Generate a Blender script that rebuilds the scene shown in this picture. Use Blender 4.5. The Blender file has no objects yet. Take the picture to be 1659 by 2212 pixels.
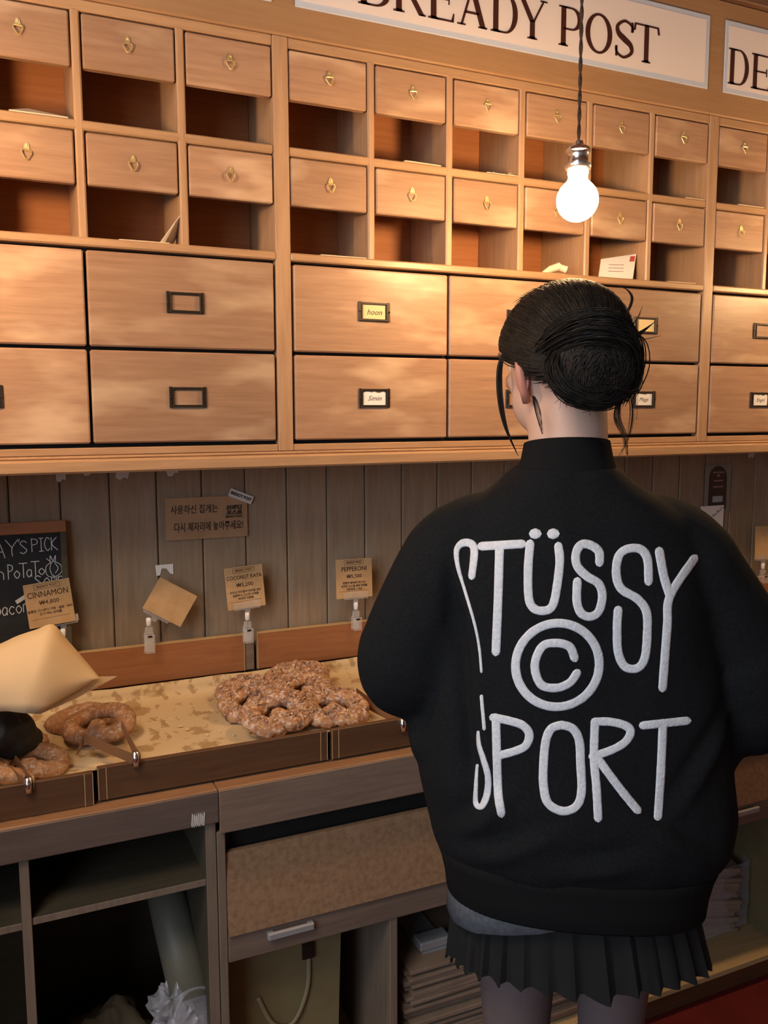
import bpy, bmesh, math, random
from mathutils import Vector, Matrix, noise
from mathutils.bvhtree import BVHTree
random.seed(7)
PI = math.pi
SC = bpy.context.scene
COL = SC.collection

# ---------------------------------------------------------------- camera
cam_d = bpy.data.cameras.new('camera'); cam = bpy.data.objects.new('camera', cam_d); COL.objects.link(cam)
cam_d.sensor_fit = 'HORIZONTAL'; cam_d.sensor_width = 36.0; cam_d.lens = 1850.1 / 1659 * 36.0
cam_d.clip_start = 0.02
RX, RU, RF = Vector((0.9113, -0.4118, -0.0025)), Vector((0.0504, 0.1054, 0.9932)), Vector((0.4087, 0.9052, -0.1168))
RF.normalize(); RX = (RX - RF * RX.dot(RF)).normalized(); RU = RX.cross(RF)
cam.matrix_world = Matrix(((RX.x, RU.x, -RF.x, -0.748), (RX.y, RU.y, -RF.y, -1.7163), (RX.z, RU.z, -RF.z, 1.48), (0, 0, 0, 1)))
SC.camera = cam

# ---------------------------------------------------------------- world, daylight, exposure
w = bpy.data.worlds.new('daylight'); SC.world = w; w.use_nodes = True
bg = w.node_tree.nodes['Background']; bg.inputs[0].default_value = (0.70, 0.84, 1.0, 1); bg.inputs[1].default_value = 5.0
def area(name, loc, target, sx, sy, power, color, portal=False):
    l = bpy.data.lights.new(name, 'AREA'); l.shape = 'RECTANGLE'; l.size = sx; l.size_y = sy; l.energy = power; l.color = color
    if portal: l.cycles.is_portal = True
    o = bpy.data.objects.new(name, l); COL.objects.link(o); o.location = loc
    o.rotation_euler = (Vector(target) - Vector(loc)).to_track_quat('-Z', 'Y').to_euler()
    return o
area('side_window_daylight', (-2.25, -2.35, 1.75), (0, -2.35, 1.75), 2.5, 1.6, 10, (1, 1, 1), True)
area('ceiling_lamp', (-1.5, -1.5, 2.66), (-1.2, -1.2, 0), 0.7, 0.7, 24, (1.0, 0.84, 0.64))
SC.view_settings.view_transform = 'Standard'; SC.view_settings.look = 'None'
SC.view_settings.exposure = 0.0; SC.view_settings.gamma = 1.0; SC.view_settings.use_curve_mapping = False
SC.cycles.max_bounces = 8; SC.cycles.diffuse_bounces = 4; SC.cycles.glossy_bounces = 4; SC.cycles.transmission_bounces = 6
SC.cycles.sample_clamp_indirect = 4.0
SC.cycles.caustics_reflective = False; SC.cycles.caustics_refractive = False

BULB_COLOR = (1.0, 0.60, 0.28); BULB_STRENGTH = 270.0

# ---------------------------------------------------------------- materials
def mat(name, col, rough=0.5, metal=0.0, spec=0.5, trans=0.0, ior=1.45, emit=None, estr=0.0, alpha=1.0, sheen=0.0):
    m = bpy.data.materials.new(name); m.use_nodes = True
    b = m.node_tree.nodes['Principled BSDF']
    b.inputs['Base Color'].default_value = (*col, 1); b.inputs['Roughness'].default_value = rough
    b.inputs['Metallic'].default_value = metal; b.inputs['Specular IOR Level'].default_value = spec
    b.inputs['Transmission Weight'].default_value = trans; b.inputs['IOR'].default_value = ior
    b.inputs['Alpha'].default_value = alpha
    if sheen: b.inputs['Sheen Weight'].default_value = sheen
    if emit:
        b.inputs['Emission Color'].default_value = (*emit, 1); b.inputs['Emission Strength'].default_value = estr
    return m
def N(m, t): return m.node_tree.nodes.new(t)
def L(m, a, b): m.node_tree.links.new(a, b)
def coords(m, scale, rand=True):
    tc = N(m, 'ShaderNodeTexCoord'); mp = N(m, 'ShaderNodeMapping'); mp.inputs['Scale'].default_value = scale
    if rand:
        oi = N(m, 'ShaderNodeObjectInfo'); mu = N(m, 'ShaderNodeVectorMath'); mu.operation = 'MULTIPLY'
        cb = N(m, 'ShaderNodeCombineXYZ')
        for i in range(3): L(m, oi.outputs['Random'], cb.inputs[i])
        L(m, cb.outputs[0], mu.inputs[0]); mu.inputs[1].default_value = (13.7, 7.3, 21.1)
        ad = N(m, 'ShaderNodeVectorMath'); L(m, tc.outputs['Object'], ad.inputs[0]); L(m, mu.outputs[0], ad.inputs[1])
        L(m, ad.outputs[0], mp.inputs['Vector'])
    else: L(m, tc.outputs['Object'], mp.inputs['Vector'])
    return mp.outputs[0]
def noi(m, vec, scale, detail=4, rough=0.55):
    n = N(m, 'ShaderNodeTexNoise'); n.inputs['Scale'].default_value = scale; n.inputs['Detail'].default_value = detail
    n.inputs['Roughness'].default_value = rough; L(m, vec, n.inputs['Vector']); return n.outputs['Fac']
def ramp(m, fac, stops):
    r = N(m, 'ShaderNodeValToRGB'); e = r.color_ramp.elements
    while len(e) < len(stops): e.new(0.5)
    for el, (p, c) in zip(e, stops): el.position = p; el.color = (*c, 1) if len(c) == 3 else c
    L(m, fac, r.inputs[0]); return r.outputs[0]
def mixc(m, f, a, b, mode='MIX'):
    x = N(m, 'ShaderNodeMix'); x.data_type = 'RGBA'; x.blend_type = mode
    if isinstance(f, float): x.inputs[0].default_value = f
    else: L(m, f, x.inputs[0])
    for s, i in ((a, 6), (b, 7)):
        if isinstance(s, tuple): x.inputs[i].default_value = (*s, 1)
        else: L(m, s, x.inputs[i])
    return x.outputs[2]
def bump(m, h, strength, dist=0.002):
    b = N(m, 'ShaderNodeBump'); b.inputs['Strength'].default_value = strength; b.inputs['Distance'].default_value = dist
    L(m, h, b.inputs['Height']); L(m, b.outputs[0], m.node_tree.nodes['Principled BSDF'].inputs['Normal'])
def setc(m, c): L(m, c, m.node_tree.nodes['Principled BSDF'].inputs['Base Color'])
def wood(name, dark, light, axis='x', rough=0.42, pale=None, palew=0.5, tone=0.12):
    m = mat(name, light, rough)
    s = {'x': (1.6, 22, 22), 'z': (22, 22, 1.6), 'y': (22, 1.6, 22)}[axis]
    s2 = {'x': (3.0, 9, 9), 'z': (9, 9, 3.0), 'y': (9, 3.0, 9)}[axis]
    g = noi(m, coords(m, s), 5.0, 6, 0.62)
    c = ramp(m, g, [(0.30, dark), (0.72, light)])
    if pale:
        p = noi(m, coords(m, s2), 1.5, 3, 0.5)
        f = ramp(m, p, [(0.54, (0, 0, 0)), (0.72, (palew, palew, palew))])
        c = mixc(m, f, c, pale)
    oi = N(m, 'ShaderNodeObjectInfo'); hs = N(m, 'ShaderNodeHueSaturation')
    mr = N(m, 'ShaderNodeMapRange'); mr.inputs['To Min'].default_value = 1 - tone; mr.inputs['To Max'].default_value = 1 + tone
    L(m, oi.outputs['Random'], mr.inputs['Value']); L(m, mr.outputs[0], hs.inputs['Value']); L(m, c, hs.inputs['Color'])
    setc(m, hs.outputs[0])
    bump(m, g, 0.12, 0.0015)
    return m
def speck(name, a, b, scale, rough=0.8, lo=0.35, hi=0.65, bumps=0.0, dist=0.002, spec=0.3, rand=False):
    m = mat(name, a, rough, spec=spec)
    n = noi(m, coords(m, (1, 1, 1), rand), scale, 5, 0.6); setc(m, ramp(m, n, [(lo, a), (hi, b)]))
    if bumps: bump(m, n, bumps, dist)
    return m
M = {}
M['tan'] = wood('tan_wood_horizontal', (0.29, 0.165, 0.100), (0.39, 0.238, 0.150), 'x', 0.38, (0.54, 0.385, 0.26), 0.85, 0.17)
M['tan_v'] = wood('tan_wood_vertical', (0.35, 0.205, 0.115), (0.46, 0.29, 0.172), 'z', 0.40, tone=0.05)
M['tan_frame'] = wood('tan_wood_frame', (0.36, 0.21, 0.112), (0.46, 0.285, 0.16), 'x', 0.38, tone=0.05)
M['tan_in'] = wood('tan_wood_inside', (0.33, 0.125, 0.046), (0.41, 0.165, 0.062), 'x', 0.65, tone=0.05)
M['header'] = wood('tan_wood_header', (0.33, 0.185, 0.092), (0.39, 0.228, 0.118), 'x', 0.45, tone=0.03)
M['plank'] = wood('grey_brown_plank', (0.225, 0.160, 0.105), (0.315, 0.235, 0.162), 'z', 0.65, (0.32, 0.28, 0.22), 0.5, 0.09)
M['board'] = wood('red_brown_board', (0.28, 0.11, 0.045), (0.37, 0.155, 0.065), 'x', 0.45, tone=0.05)
M['tray'] = wood('dark_brown_tray', (0.085, 0.042, 0.022), (0.125, 0.062, 0.031), 'x', 0.35, tone=0.06)
M['counter'] = wood('grey_brown_counter', (0.155, 0.108, 0.082), (0.225, 0.160, 0.122), 'x', 0.5, tone=0.07)
M['counter_v'] = wood('grey_brown_counter_vertical', (0.17, 0.128, 0.095), (0.24, 0.180, 0.135), 'z', 0.5, tone=0.05)
M['counter_top'] = wood('worn_counter_top', (0.21, 0.11, 0.060), (0.30, 0.165, 0.088), 'x', 0.45, tone=0.03)
M['panel'] = speck('particle_board', (0.20, 0.115, 0.065), (0.30, 0.19, 0.115), 90, 0.6, 0.3, 0.7, 0.1, 0.001)
M['base'] = wood('pale_base_board', (0.40, 0.29, 0.14), (0.52, 0.39, 0.21), 'x', 0.5, tone=0.03)
M['cab_in'] = wood('shaded_cabinet_inside', (0.055, 0.045, 0.028), (0.080, 0.064, 0.040), 'x', 0.75, tone=0.03)  # shade of the low cabinet interior put into the wood colour
M['edge'] = mat('pale_edge_banding', (0.50, 0.33, 0.17), 0.4)
M['black'] = mat('black_gap', (0.008, 0.007, 0.006), 0.8)
M['brass'] = mat('brass', (0.95, 0.74, 0.36), 0.42, 0.85)
M['bronze'] = mat('dark_bronze', (0.055, 0.042, 0.035), 0.38, 0.7)
M['chrome'] = mat('chrome', (0.86, 0.86, 0.90), 0.22, 1.0)
M['steel'] = mat('brushed_steel', (0.34, 0.34, 0.36), 0.45, 0.25)
M['counter_dark'] = wood('dark_counter_fascia', (0.095, 0.068, 0.058), (0.140, 0.100, 0.085), 'x', 0.5, tone=0.03)
M['white_sign'] = mat('white_sign_face', (0.78, 0.70, 0.68), 0.35)
M['sign_rim'] = mat('pale_blue_sign_rim', (0.52, 0.58, 0.70), 0.35)
M['letter'] = mat('dark_brown_letters', (0.055, 0.018, 0.014), 0.4)
M['envelope'] = mat('cream_envelope', (0.74, 0.58, 0.42), 0.7)
M['envelope_w'] = speck('white_envelope', (0.78, 0.74, 0.70), (0.70, 0.66, 0.62), 6, 0.7)
M['stamp'] = mat('red_stamp', (0.45, 0.08, 0.05), 0.6)
M['kraft'] = speck('kraft_card', (0.52, 0.35, 0.19), (0.44, 0.28, 0.14), 25, 0.75, rand=True)
M['kraft_note'] = speck('kraft_note', (0.40, 0.25, 0.14), (0.34, 0.21, 0.12), 20, 0.8)
M['ink'] = mat('black_ink', (0.03, 0.018, 0.012), 0.6)
M['paper'] = mat('white_card', (0.80, 0.78, 0.76), 0.7)
M['paper_y'] = mat('yellowed_card', (0.75, 0.60, 0.32), 0.7)
M['tape'] = mat('whitish_tape', (0.60, 0.58, 0.55), 0.55)
M['slate'] = speck('slate_black', (0.012, 0.014, 0.018), (0.020, 0.022, 0.027), 30, 0.6)
M['chalk'] = mat('white_chalk', (0.62, 0.62, 0.66), 0.9)
def seethru(name, col, rough, amount):
    m = mat(name, col, rough, spec=0.8); nt_ = m.node_tree; b = nt_.nodes['Principled BSDF']; o = nt_.nodes['Material Output']
    t = N(m, 'ShaderNodeBsdfTransparent'); t.inputs[0].default_value = (0.97, 0.97, 0.97, 1); x = N(m, 'ShaderNodeMixShader'); x.inputs[0].default_value = amount
    L(m, t.outputs[0], x.inputs[1]); L(m, b.outputs[0], x.inputs[2]); L(m, x.outputs[0], o.inputs['Surface']); return m
M['clear'] = seethru('clear_acrylic', (0.8, 0.8, 0.82), 0.08, 0.22)
M['white_plastic'] = mat('white_plastic', (0.85, 0.84, 0.86), 0.3)
M['cord'] = speck('brown_twisted_cord', (0.05, 0.03, 0.02), (0.10, 0.06, 0.04), 200, 0.8)
M['bulb'] = mat('lit_bulb', (1, 0.9, 0.7), 0.2, emit=BULB_COLOR, estr=BULB_STRENGTH)
M['floor'] = speck('red_floor', (0.15, 0.018, 0.018), (0.10, 0.012, 0.013), 7, 0.5)
M['wall'] = speck('plaster_wall', (0.34, 0.27, 0.20), (0.40, 0.32, 0.24), 3, 0.85)
M['ceiling'] = wood('dark_ceiling_boards', (0.12, 0.06, 0.035), (0.17, 0.09, 0.05), 'x', 0.6)
M['jacket'] = speck('black_wool', (0.0070, 0.0076, 0.0090), (0.0112, 0.0122, 0.0142), 260, 0.95, 0.35, 0.7, 0.25, 0.001, 0.12)
M['rib'] = mat('black_rib_knit', (0.008, 0.0083, 0.009), 0.95, spec=0.12)
M['felt'] = speck('white_chenille', (0.68, 0.70, 0.75), (0.52, 0.545, 0.60), 230, 0.95, 0.3, 0.7, 0.6, 0.002, 0.1)
M['skirt'] = mat('black_skirt_cloth', (0.013, 0.0135, 0.0135), 0.85, spec=0.2)
M['tee'] = speck('grey_tee', (0.13, 0.145, 0.165), (0.09, 0.10, 0.115), 120, 0.9)
M['tights'] = speck('sheer_black_tights', (0.135, 0.105, 0.105), (0.115, 0.09, 0.09), 300, 0.55, spec=0.3)
M['skin'] = mat('skin', (0.56, 0.36, 0.28), 0.5, spec=0.35)
M['ear'] = mat('reddened_ear', (0.52, 0.22, 0.16), 0.5)
M['shoe'] = mat('black_leather', (0.015, 0.014, 0.014), 0.35)
M['glove'] = mat('black_glove', (0.012, 0.014, 0.015), 0.6)
M['shirt'] = mat('dark_shirt', (0.02, 0.02, 0.024), 0.9)
M['trouser'] = mat('dark_trousers', (0.02, 0.022, 0.03), 0.9)
M['eye'] = mat('eye_white', (0.7, 0.68, 0.65), 0.2)
M['lip'] = mat('lips', (0.42, 0.13, 0.11), 0.4)
M['sheet'] = mat('tan_paper_sheet', (0.66, 0.49, 0.30), 0.65)
def hairmat():
    m = mat('dark_hair', (0.012, 0.010, 0.009), 0.62, spec=0.28)
    n = noi(m, coords(m, (1, 1, 1), False), 60, 4); setc(m, ramp(m, n, [(0.35, (0.007, 0.006, 0.006)), (0.7, (0.022, 0.016, 0.012))]))
    return m
M['hair'] = hairmat()
def breadmat(name, c1, c2, c3, sugar, sw):
    m = mat(name, c1, 0.6, spec=0.3)
    v = coords(m, (1, 1, 1))
    n = noi(m, v, 48, 6, 0.7); c = ramp(m, n, [(0.30, c1), (0.50, c2), (0.66, c3)])
    n2 = noi(m, v, 130, 4, 0.7); f = ramp(m, n2, [(0.50, (0, 0, 0)), (0.66, (sw, sw, sw))])
    setc(m, mixc(m, f, c, sugar)); bump(m, n, 0.8, 0.006); return m
M['bread'] = breadmat('glazed_pretzel', (0.13, 0.045, 0.022), (0.40, 0.19, 0.085), (0.62, 0.38, 0.19), (0.74, 0.62, 0.58), 0.9)
M['nut'] = breadmat('pecan_streusel', (0.13, 0.05, 0.03), (0.44, 0.24, 0.12), (0.70, 0.48, 0.30), (0.76, 0.66, 0.62), 0.8)
M['donut'] = breadmat('sugared_pretzel', (0.24, 0.105, 0.050), (0.37, 0.185, 0.092), (0.47, 0.27, 0.15), (0.60, 0.50, 0.42), 0.75)
M['crumb'] = mat('almond_flake', (0.72, 0.58, 0.38), 0.6)
def linermat():
    m = mat('greasy_parchment', (0.60, 0.46, 0.28), 0.55)
    v = coords(m, (1, 1, 1), False)
    n = noi(m, v, 15, 4, 0.55); v2 = coords(m, (1, 0.55, 1), False); n2 = noi(m, v2, 42, 3, 0.5)
    base = ramp(m, noi(m, v, 3, 2), [(0.35, (0.56, 0.42, 0.25)), (0.65, (0.66, 0.53, 0.35))])
    f1 = ramp(m, n, [(0.56, (0, 0, 0)), (0.61, (0.75, 0.75, 0.75))]); f2 = ramp(m, n2, [(0.60, (0, 0, 0)), (0.65, (0.7, 0.7, 0.7))])
    c = mixc(m, f1, base, (0.33, 0.20, 0.085)); c = mixc(m, f2, c, (0.30, 0.175, 0.075))
    setc(m, c); return m
M['liner'] = linermat()
M['clear_film'] = seethru('clear_film', (0.62, 0.62, 0.70), 0.18, 0.32)
M['roll'] = mat('wrapped_roll', (0.13, 0.125, 0.095), 0.5)
M['dark_cloth'] = mat('dark_sacking', (0.07, 0.055, 0.035), 0.9)
M['bag_y'] = speck('mustard_bag', (0.22, 0.175, 0.085), (0.185, 0.145, 0.072), 12, 0.65)
M['bag_handle'] = mat('bag_strap', (0.26, 0.22, 0.13), 0.6)
M['carton'] = speck('flat_carton', (0.27, 0.19, 0.14), (0.21, 0.145, 0.105), 14, 0.8, rand=True)
M['maroon'] = mat('maroon_tag', (0.035, 0.010, 0.010), 0.4)
M['sleeve_p'] = mat('grey_plastic_sleeve', (0.22, 0.20, 0.18), 0.3)
M['tag_blue'] = mat('pale_blue_label', (0.35, 0.40, 0.46), 0.5)
M['tag_pink'] = mat('pinkish_print', (0.30, 0.16, 0.17), 0.5)
M['brown_acrylic'] = mat('brown_strip', (0.20, 0.095, 0.045), 0.4)

# ---------------------------------------------------------------- helpers
class MB:
    def __init__(s): s.v = []; s.f = []
    def add(s, vs, fs):
        o = len(s.v); s.v += [tuple(p) for p in vs]; s.f += [tuple(i + o for i in f) for f in fs]; return s
    def box(s, x0, x1, y0, y1, z0, z1, b=0.0, mtx=None):
        if b <= 0:
            vs = [(x, y, z) for x in (x0, x1) for y in (y0, y1) for z in (z0, z1)]
            fs = [(0, 1, 3, 2), (4, 6, 7, 5), (0, 4, 5, 1), (2, 3, 7, 6), (0, 2, 6, 4), (1, 5, 7, 3)]
        else:
            X, Y, Z = (x0, x1), (y0, y1), (z0, z1); vs = []; ix = {}
            sg = (1, -1)
            for i in (0, 1):
                for j in (0, 1):
                    for k in (0, 1):
                        for a in range(3):
                            p = [X[i], Y[j], Z[k]]
                            for c, q in enumerate((i, j, k)):
                                if c != a: p[c] += b * sg[q]
                            ix[(i, j, k, a)] = len(vs); vs.append(tuple(p))
            fs = []
            def q(a, i):
                o = [(0, 0), (1, 0), (1, 1), (0, 1)]; r = []
                for (m, n) in o:
                    t = [0, 0, 0]; t[a] = i; oth = [c for c in range(3) if c != a]; t[oth[0]] = m; t[oth[1]] = n
                    r.append(ix[(*t, a)])
                flip = (a == 1) ^ (i == 0)
                return tuple(reversed(r)) if flip else tuple(r)
            for a in range(3):
                for i in (0, 1): fs.append(q(a, i))
            for a in range(3):
                b1, b2 = [c for c in range(3) if c != a]
                for m in (0, 1):
                    for n in (0, 1):
                        t0 = [0, 0, 0]; t0[b1] = m; t0[b2] = n; t1 = list(t0); t1[a] = 1
                        fs.append((ix[(*t0, b1)], ix[(*t1, b1)], ix[(*t1, b2)], ix[(*t0, b2)]))
            for i in (0, 1):
                for j in (0, 1):
                    for k in (0, 1): fs.append(tuple(ix[(i, j, k, a)] for a in range(3)))
        if mtx: vs = [tuple(mtx @ Vector(p)) for p in vs]
        return s.add(vs, fs)
    def loft(s, rings, close=True, caps=True):
        n = len(rings[0]); o = len(s.v)
        for r in rings: s.v += [tuple(p) for p in r]
        for i in range(len(rings) - 1):
            for j in range(n if close else n - 1):
                a, b = o + i * n + j, o + i * n + (j + 1) % n
                s.f.append((a, b, b + n, a + n))
        if caps and close:
            s.f.append(tuple(reversed(range(o, o + n)))); e = o + (len(rings) - 1) * n; s.f.append(tuple(range(e, e + n)))
        return s
    def tube(s, pts, rad, seg=8, flat=1.0):
        pts = [Vector(p) for p in pts]; rings = []; prev = None
        if not hasattr(rad, '__len__'): rad = [rad] * len(pts)
        for i, p in enumerate(pts):
            t = (pts[min(i + 1, len(pts) - 1)] - pts[max(i - 1, 0)]).normalized()
            if prev is None:
                up = Vector((0, 0, 1)) if abs(t.z) < 0.9 else Vector((0, 1, 0)); u = t.cross(up).normalized()
            else: u = (prev - t * prev.dot(t)).normalized()
            prev = u; v = t.cross(u)
            rings.append([p + (u * math.cos(2 * PI * k / seg) + v * flat * math.sin(2 * PI * k / seg)) * rad[i] for k in range(seg)])
        return s.loft(rings)
    def lathe(s, prof, c=(0, 0, 0), seg=24):
        return s.loft([[(c[0] + r * math.cos(2 * PI * k / seg), c[1] + r * math.sin(2 * PI * k / seg), c[2] + z) for k in range(seg)] for r, z in prof])
    def ball(s, c, r, seg=16, rings=10, mtx=None):
        r = r if hasattr(r, '__len__') else (r, r, r); rr = []
        for i in range(rings + 1):
            a = -PI / 2 + PI * min(max(i / rings, 0.012), 0.988)
            ring = [Vector((r[0] * math.cos(a) * math.cos(2 * PI * k / seg), r[1] * math.cos(a) * math.sin(2 * PI * k / seg), r[2] * math.sin(a))) for k in range(seg)]
            if mtx: ring = [mtx @ p for p in ring]
            rr.append([p + Vector(c) for p in ring])
        return s.loft(rr)
    def prism(s, poly, y0, y1, T=None):
        """polygon in x,z extruded along y"""
        n = len(poly); vs = [(x, y0, z) for x, z in poly] + [(x, y1, z) for x, z in poly]
        if T: vs = [T(*p) for p in vs]
        return s.add(vs, [tuple(range(n)), tuple(reversed(range(n, 2 * n)))] + [(i, i + n, (i + 1) % n + n, (i + 1) % n) for i in range(n)])
    def stripxz(s, A, B, y0, y1, closed=False):
        """band between two outlines in x,z, extruded along y"""
        n = len(A)
        for i in range(n if closed else n - 1):
            j = (i + 1) % n
            s.prism([A[i], A[j], B[j], B[i]], y0, y1)
        return s
    def mesh(s, name):
        me = bpy.data.meshes.new(name); me.from_pydata(s.v, [], s.f); me.update()
        bm = bmesh.new(); bm.from_mesh(me); bmesh.ops.recalc_face_normals(bm, faces=bm.faces); bm.to_mesh(me); bm.free()
        return me
    def build(s, name, m, parent=None, smooth=False, loc=None):
        return obj(name, s.mesh(name), m, parent, smooth, loc)
def obj(name, me, m, parent=None, smooth=False, loc=None):
    if m and not me.materials: me.materials.append(m)
    if smooth: me.shade_smooth()
    o = bpy.data.objects.new(name, me); COL.objects.link(o)
    if parent: o.parent = parent
    if loc: o.location = loc
    return o
def smart(o, ang=40):
    me = o.data; me.shade_smooth()
    try: me.set_sharp_from_angle(angle=math.radians(ang))
    except Exception: pass
    return o
def tag(o, label, cat, group=None, kind=None):
    o['label'] = label; o['category'] = cat
    if group: o['group'] = group
    if kind: o['kind'] = kind
    return o
def empty(name, loc=(0, 0, 0), rz=0.0):
    o = bpy.data.objects.new(name, None); o.empty_display_size = 0.05; COL.objects.link(o); o.location = loc; o.rotation_euler = (0, 0, rz); return o
def struct(o): o['kind'] = 'structure'; return o
def copy_tree(o, parent=None):
    c = o.copy(); COL.objects.link(c); c.parent = parent
    for ch in list(o.children): copy_tree(ch, c)
    return c
def evaluated(o, smooth=True):
    bpy.context.view_layer.update(); dg = bpy.context.evaluated_depsgraph_get()
    me = bpy.data.meshes.new_from_object(o.evaluated_get(dg)); o.modifiers.clear(); old = o.data; o.data = me
    if not me.materials and old.materials: me.materials.append(old.materials[0])
    if smooth: me.shade_smooth()
    return o
def fuse(mb, name, m, parent, voxel, it=6, fac=0.5):
    o = mb.build(name, m, parent)
    r = o.modifiers.new('r', 'REMESH'); r.mode = 'VOXEL'; r.voxel_size = voxel
    s = o.modifiers.new('s', 'SMOOTH'); s.factor = fac; s.iterations = it
    return evaluated(o)
def catmull(pts, n=8):
    P = [Vector(p) for p in pts]; out = []
    for i in range(len(P) - 1):
        p0, p1, p2, p3 = P[max(i - 1, 0)], P[i], P[i + 1], P[min(i + 2, len(P) - 1)]
        for k in range(n):
            t = k / n
            out.append(0.5 * ((2 * p1) + (p2 - p0) * t + (2 * p0 - 5 * p1 + 4 * p2 - p3) * t * t + (3 * p1 - p0 - 3 * p2 + p3) * t ** 3))
    out.append(P[-1]); return out
def text(name, body, size, m, parent, loc, rot=(PI / 2, 0, 0), sx=1.0, shear=0.0, ext=0.0003, align='CENTER', bold=0.0):
    cu = bpy.data.curves.new(name, 'FONT'); cu.body = body; cu.size = size; cu.align_x = align; cu.align_y = 'CENTER'
    cu.extrude = ext; cu.shear = shear; cu.resolution_u = 2; cu.offset = bold
    t = bpy.data.objects.new('tmp', cu); COL.objects.link(t); bpy.context.view_layer.update()
    me = bpy.data.meshes.new_from_object(t); bpy.data.objects.remove(t)
    for v in me.vertices: v.co.x *= sx
    me.materials.clear()
    o = obj(name, me, m, parent); o.location = loc; o.rotation_euler = rot; return o
def stroke(mb, pts, w, y0=-0.0006, y1=0.0, T=None, n=5):
    """chalk or brush line in x,z"""
    P = catmull([(x, 0, z) for x, z in pts], n) if len(pts) > 2 else [Vector((x, 0, z)) for x, z in pts]
    Lp, Rp = [], []
    for i, p in enumerate(P):
        t = (P[min(i + 1, len(P) - 1)] - P[max(i - 1, 0)]).normalized(); nn = Vector((-t.z, 0, t.x)) * w / 2
        Lp.append((p.x + nn.x, p.z + nn.z)); Rp.append((p.x - nn.x, p.z - nn.z))
    for i in range(len(P) - 1): mb.prism([Lp[i], Lp[i + 1], Rp[i + 1], Rp[i]], y0, y1, T)

# ---------------------------------------------------------------- the room
XL, XR, YB, YF, ZC = -2.3, 2.6, 0.225, -4.2, 2.72
struct(MB().box(XL - .1, XR + .1, YF - .1, YB + .1, -0.05, 0).build('floor', M['floor']))
struct(MB().box(XL - .1, XR + .1, YF - .1, YB + .1, ZC, ZC + .05).build('ceiling', M['ceiling']))
struct(MB().box(XL - .1, XL, YF, -3.6, 0, ZC).box(XL - .1, XL, -1.1, YB, 0, ZC).box(XL - .1, XL, -3.6, -1.1, 0, .95).box(XL - .1, XL, -3.6, -1.1, 2.55, ZC).build('wall_left', M['wall']))
struct(MB().box(XR, XR + .1, YF, YB, 0, ZC).build('wall_right', M['wall']))
wf = MB(); wf.box(XL, XR, YF - .1, YF, 0, ZC)
struct(wf.build('wall_front', M['wall']))
wb = struct(MB().box(XL - .1, XR + .1, YB, YB + .1, 0, ZC).build('wall_back', M['wall']))
pm = MB().box(-0.0489, 0.0489, 0.2, YB, 0.0, 0.60, 0.003).mesh('plank')
x = -0.726 - 0.1 * 15 + 0.05
while x < XR - 0.05:
    p = obj('plank', pm, M['plank'], wb); p.location = (x, random.uniform(0, 0.0015), 0.79)
    x += 0.0997
struct(MB().box(XL, XR, 0.215, YB, 0.7, 1.5).build('plank_backing_1', M['black']))  # black sheet behind the planks, seen only in their gaps

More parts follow.
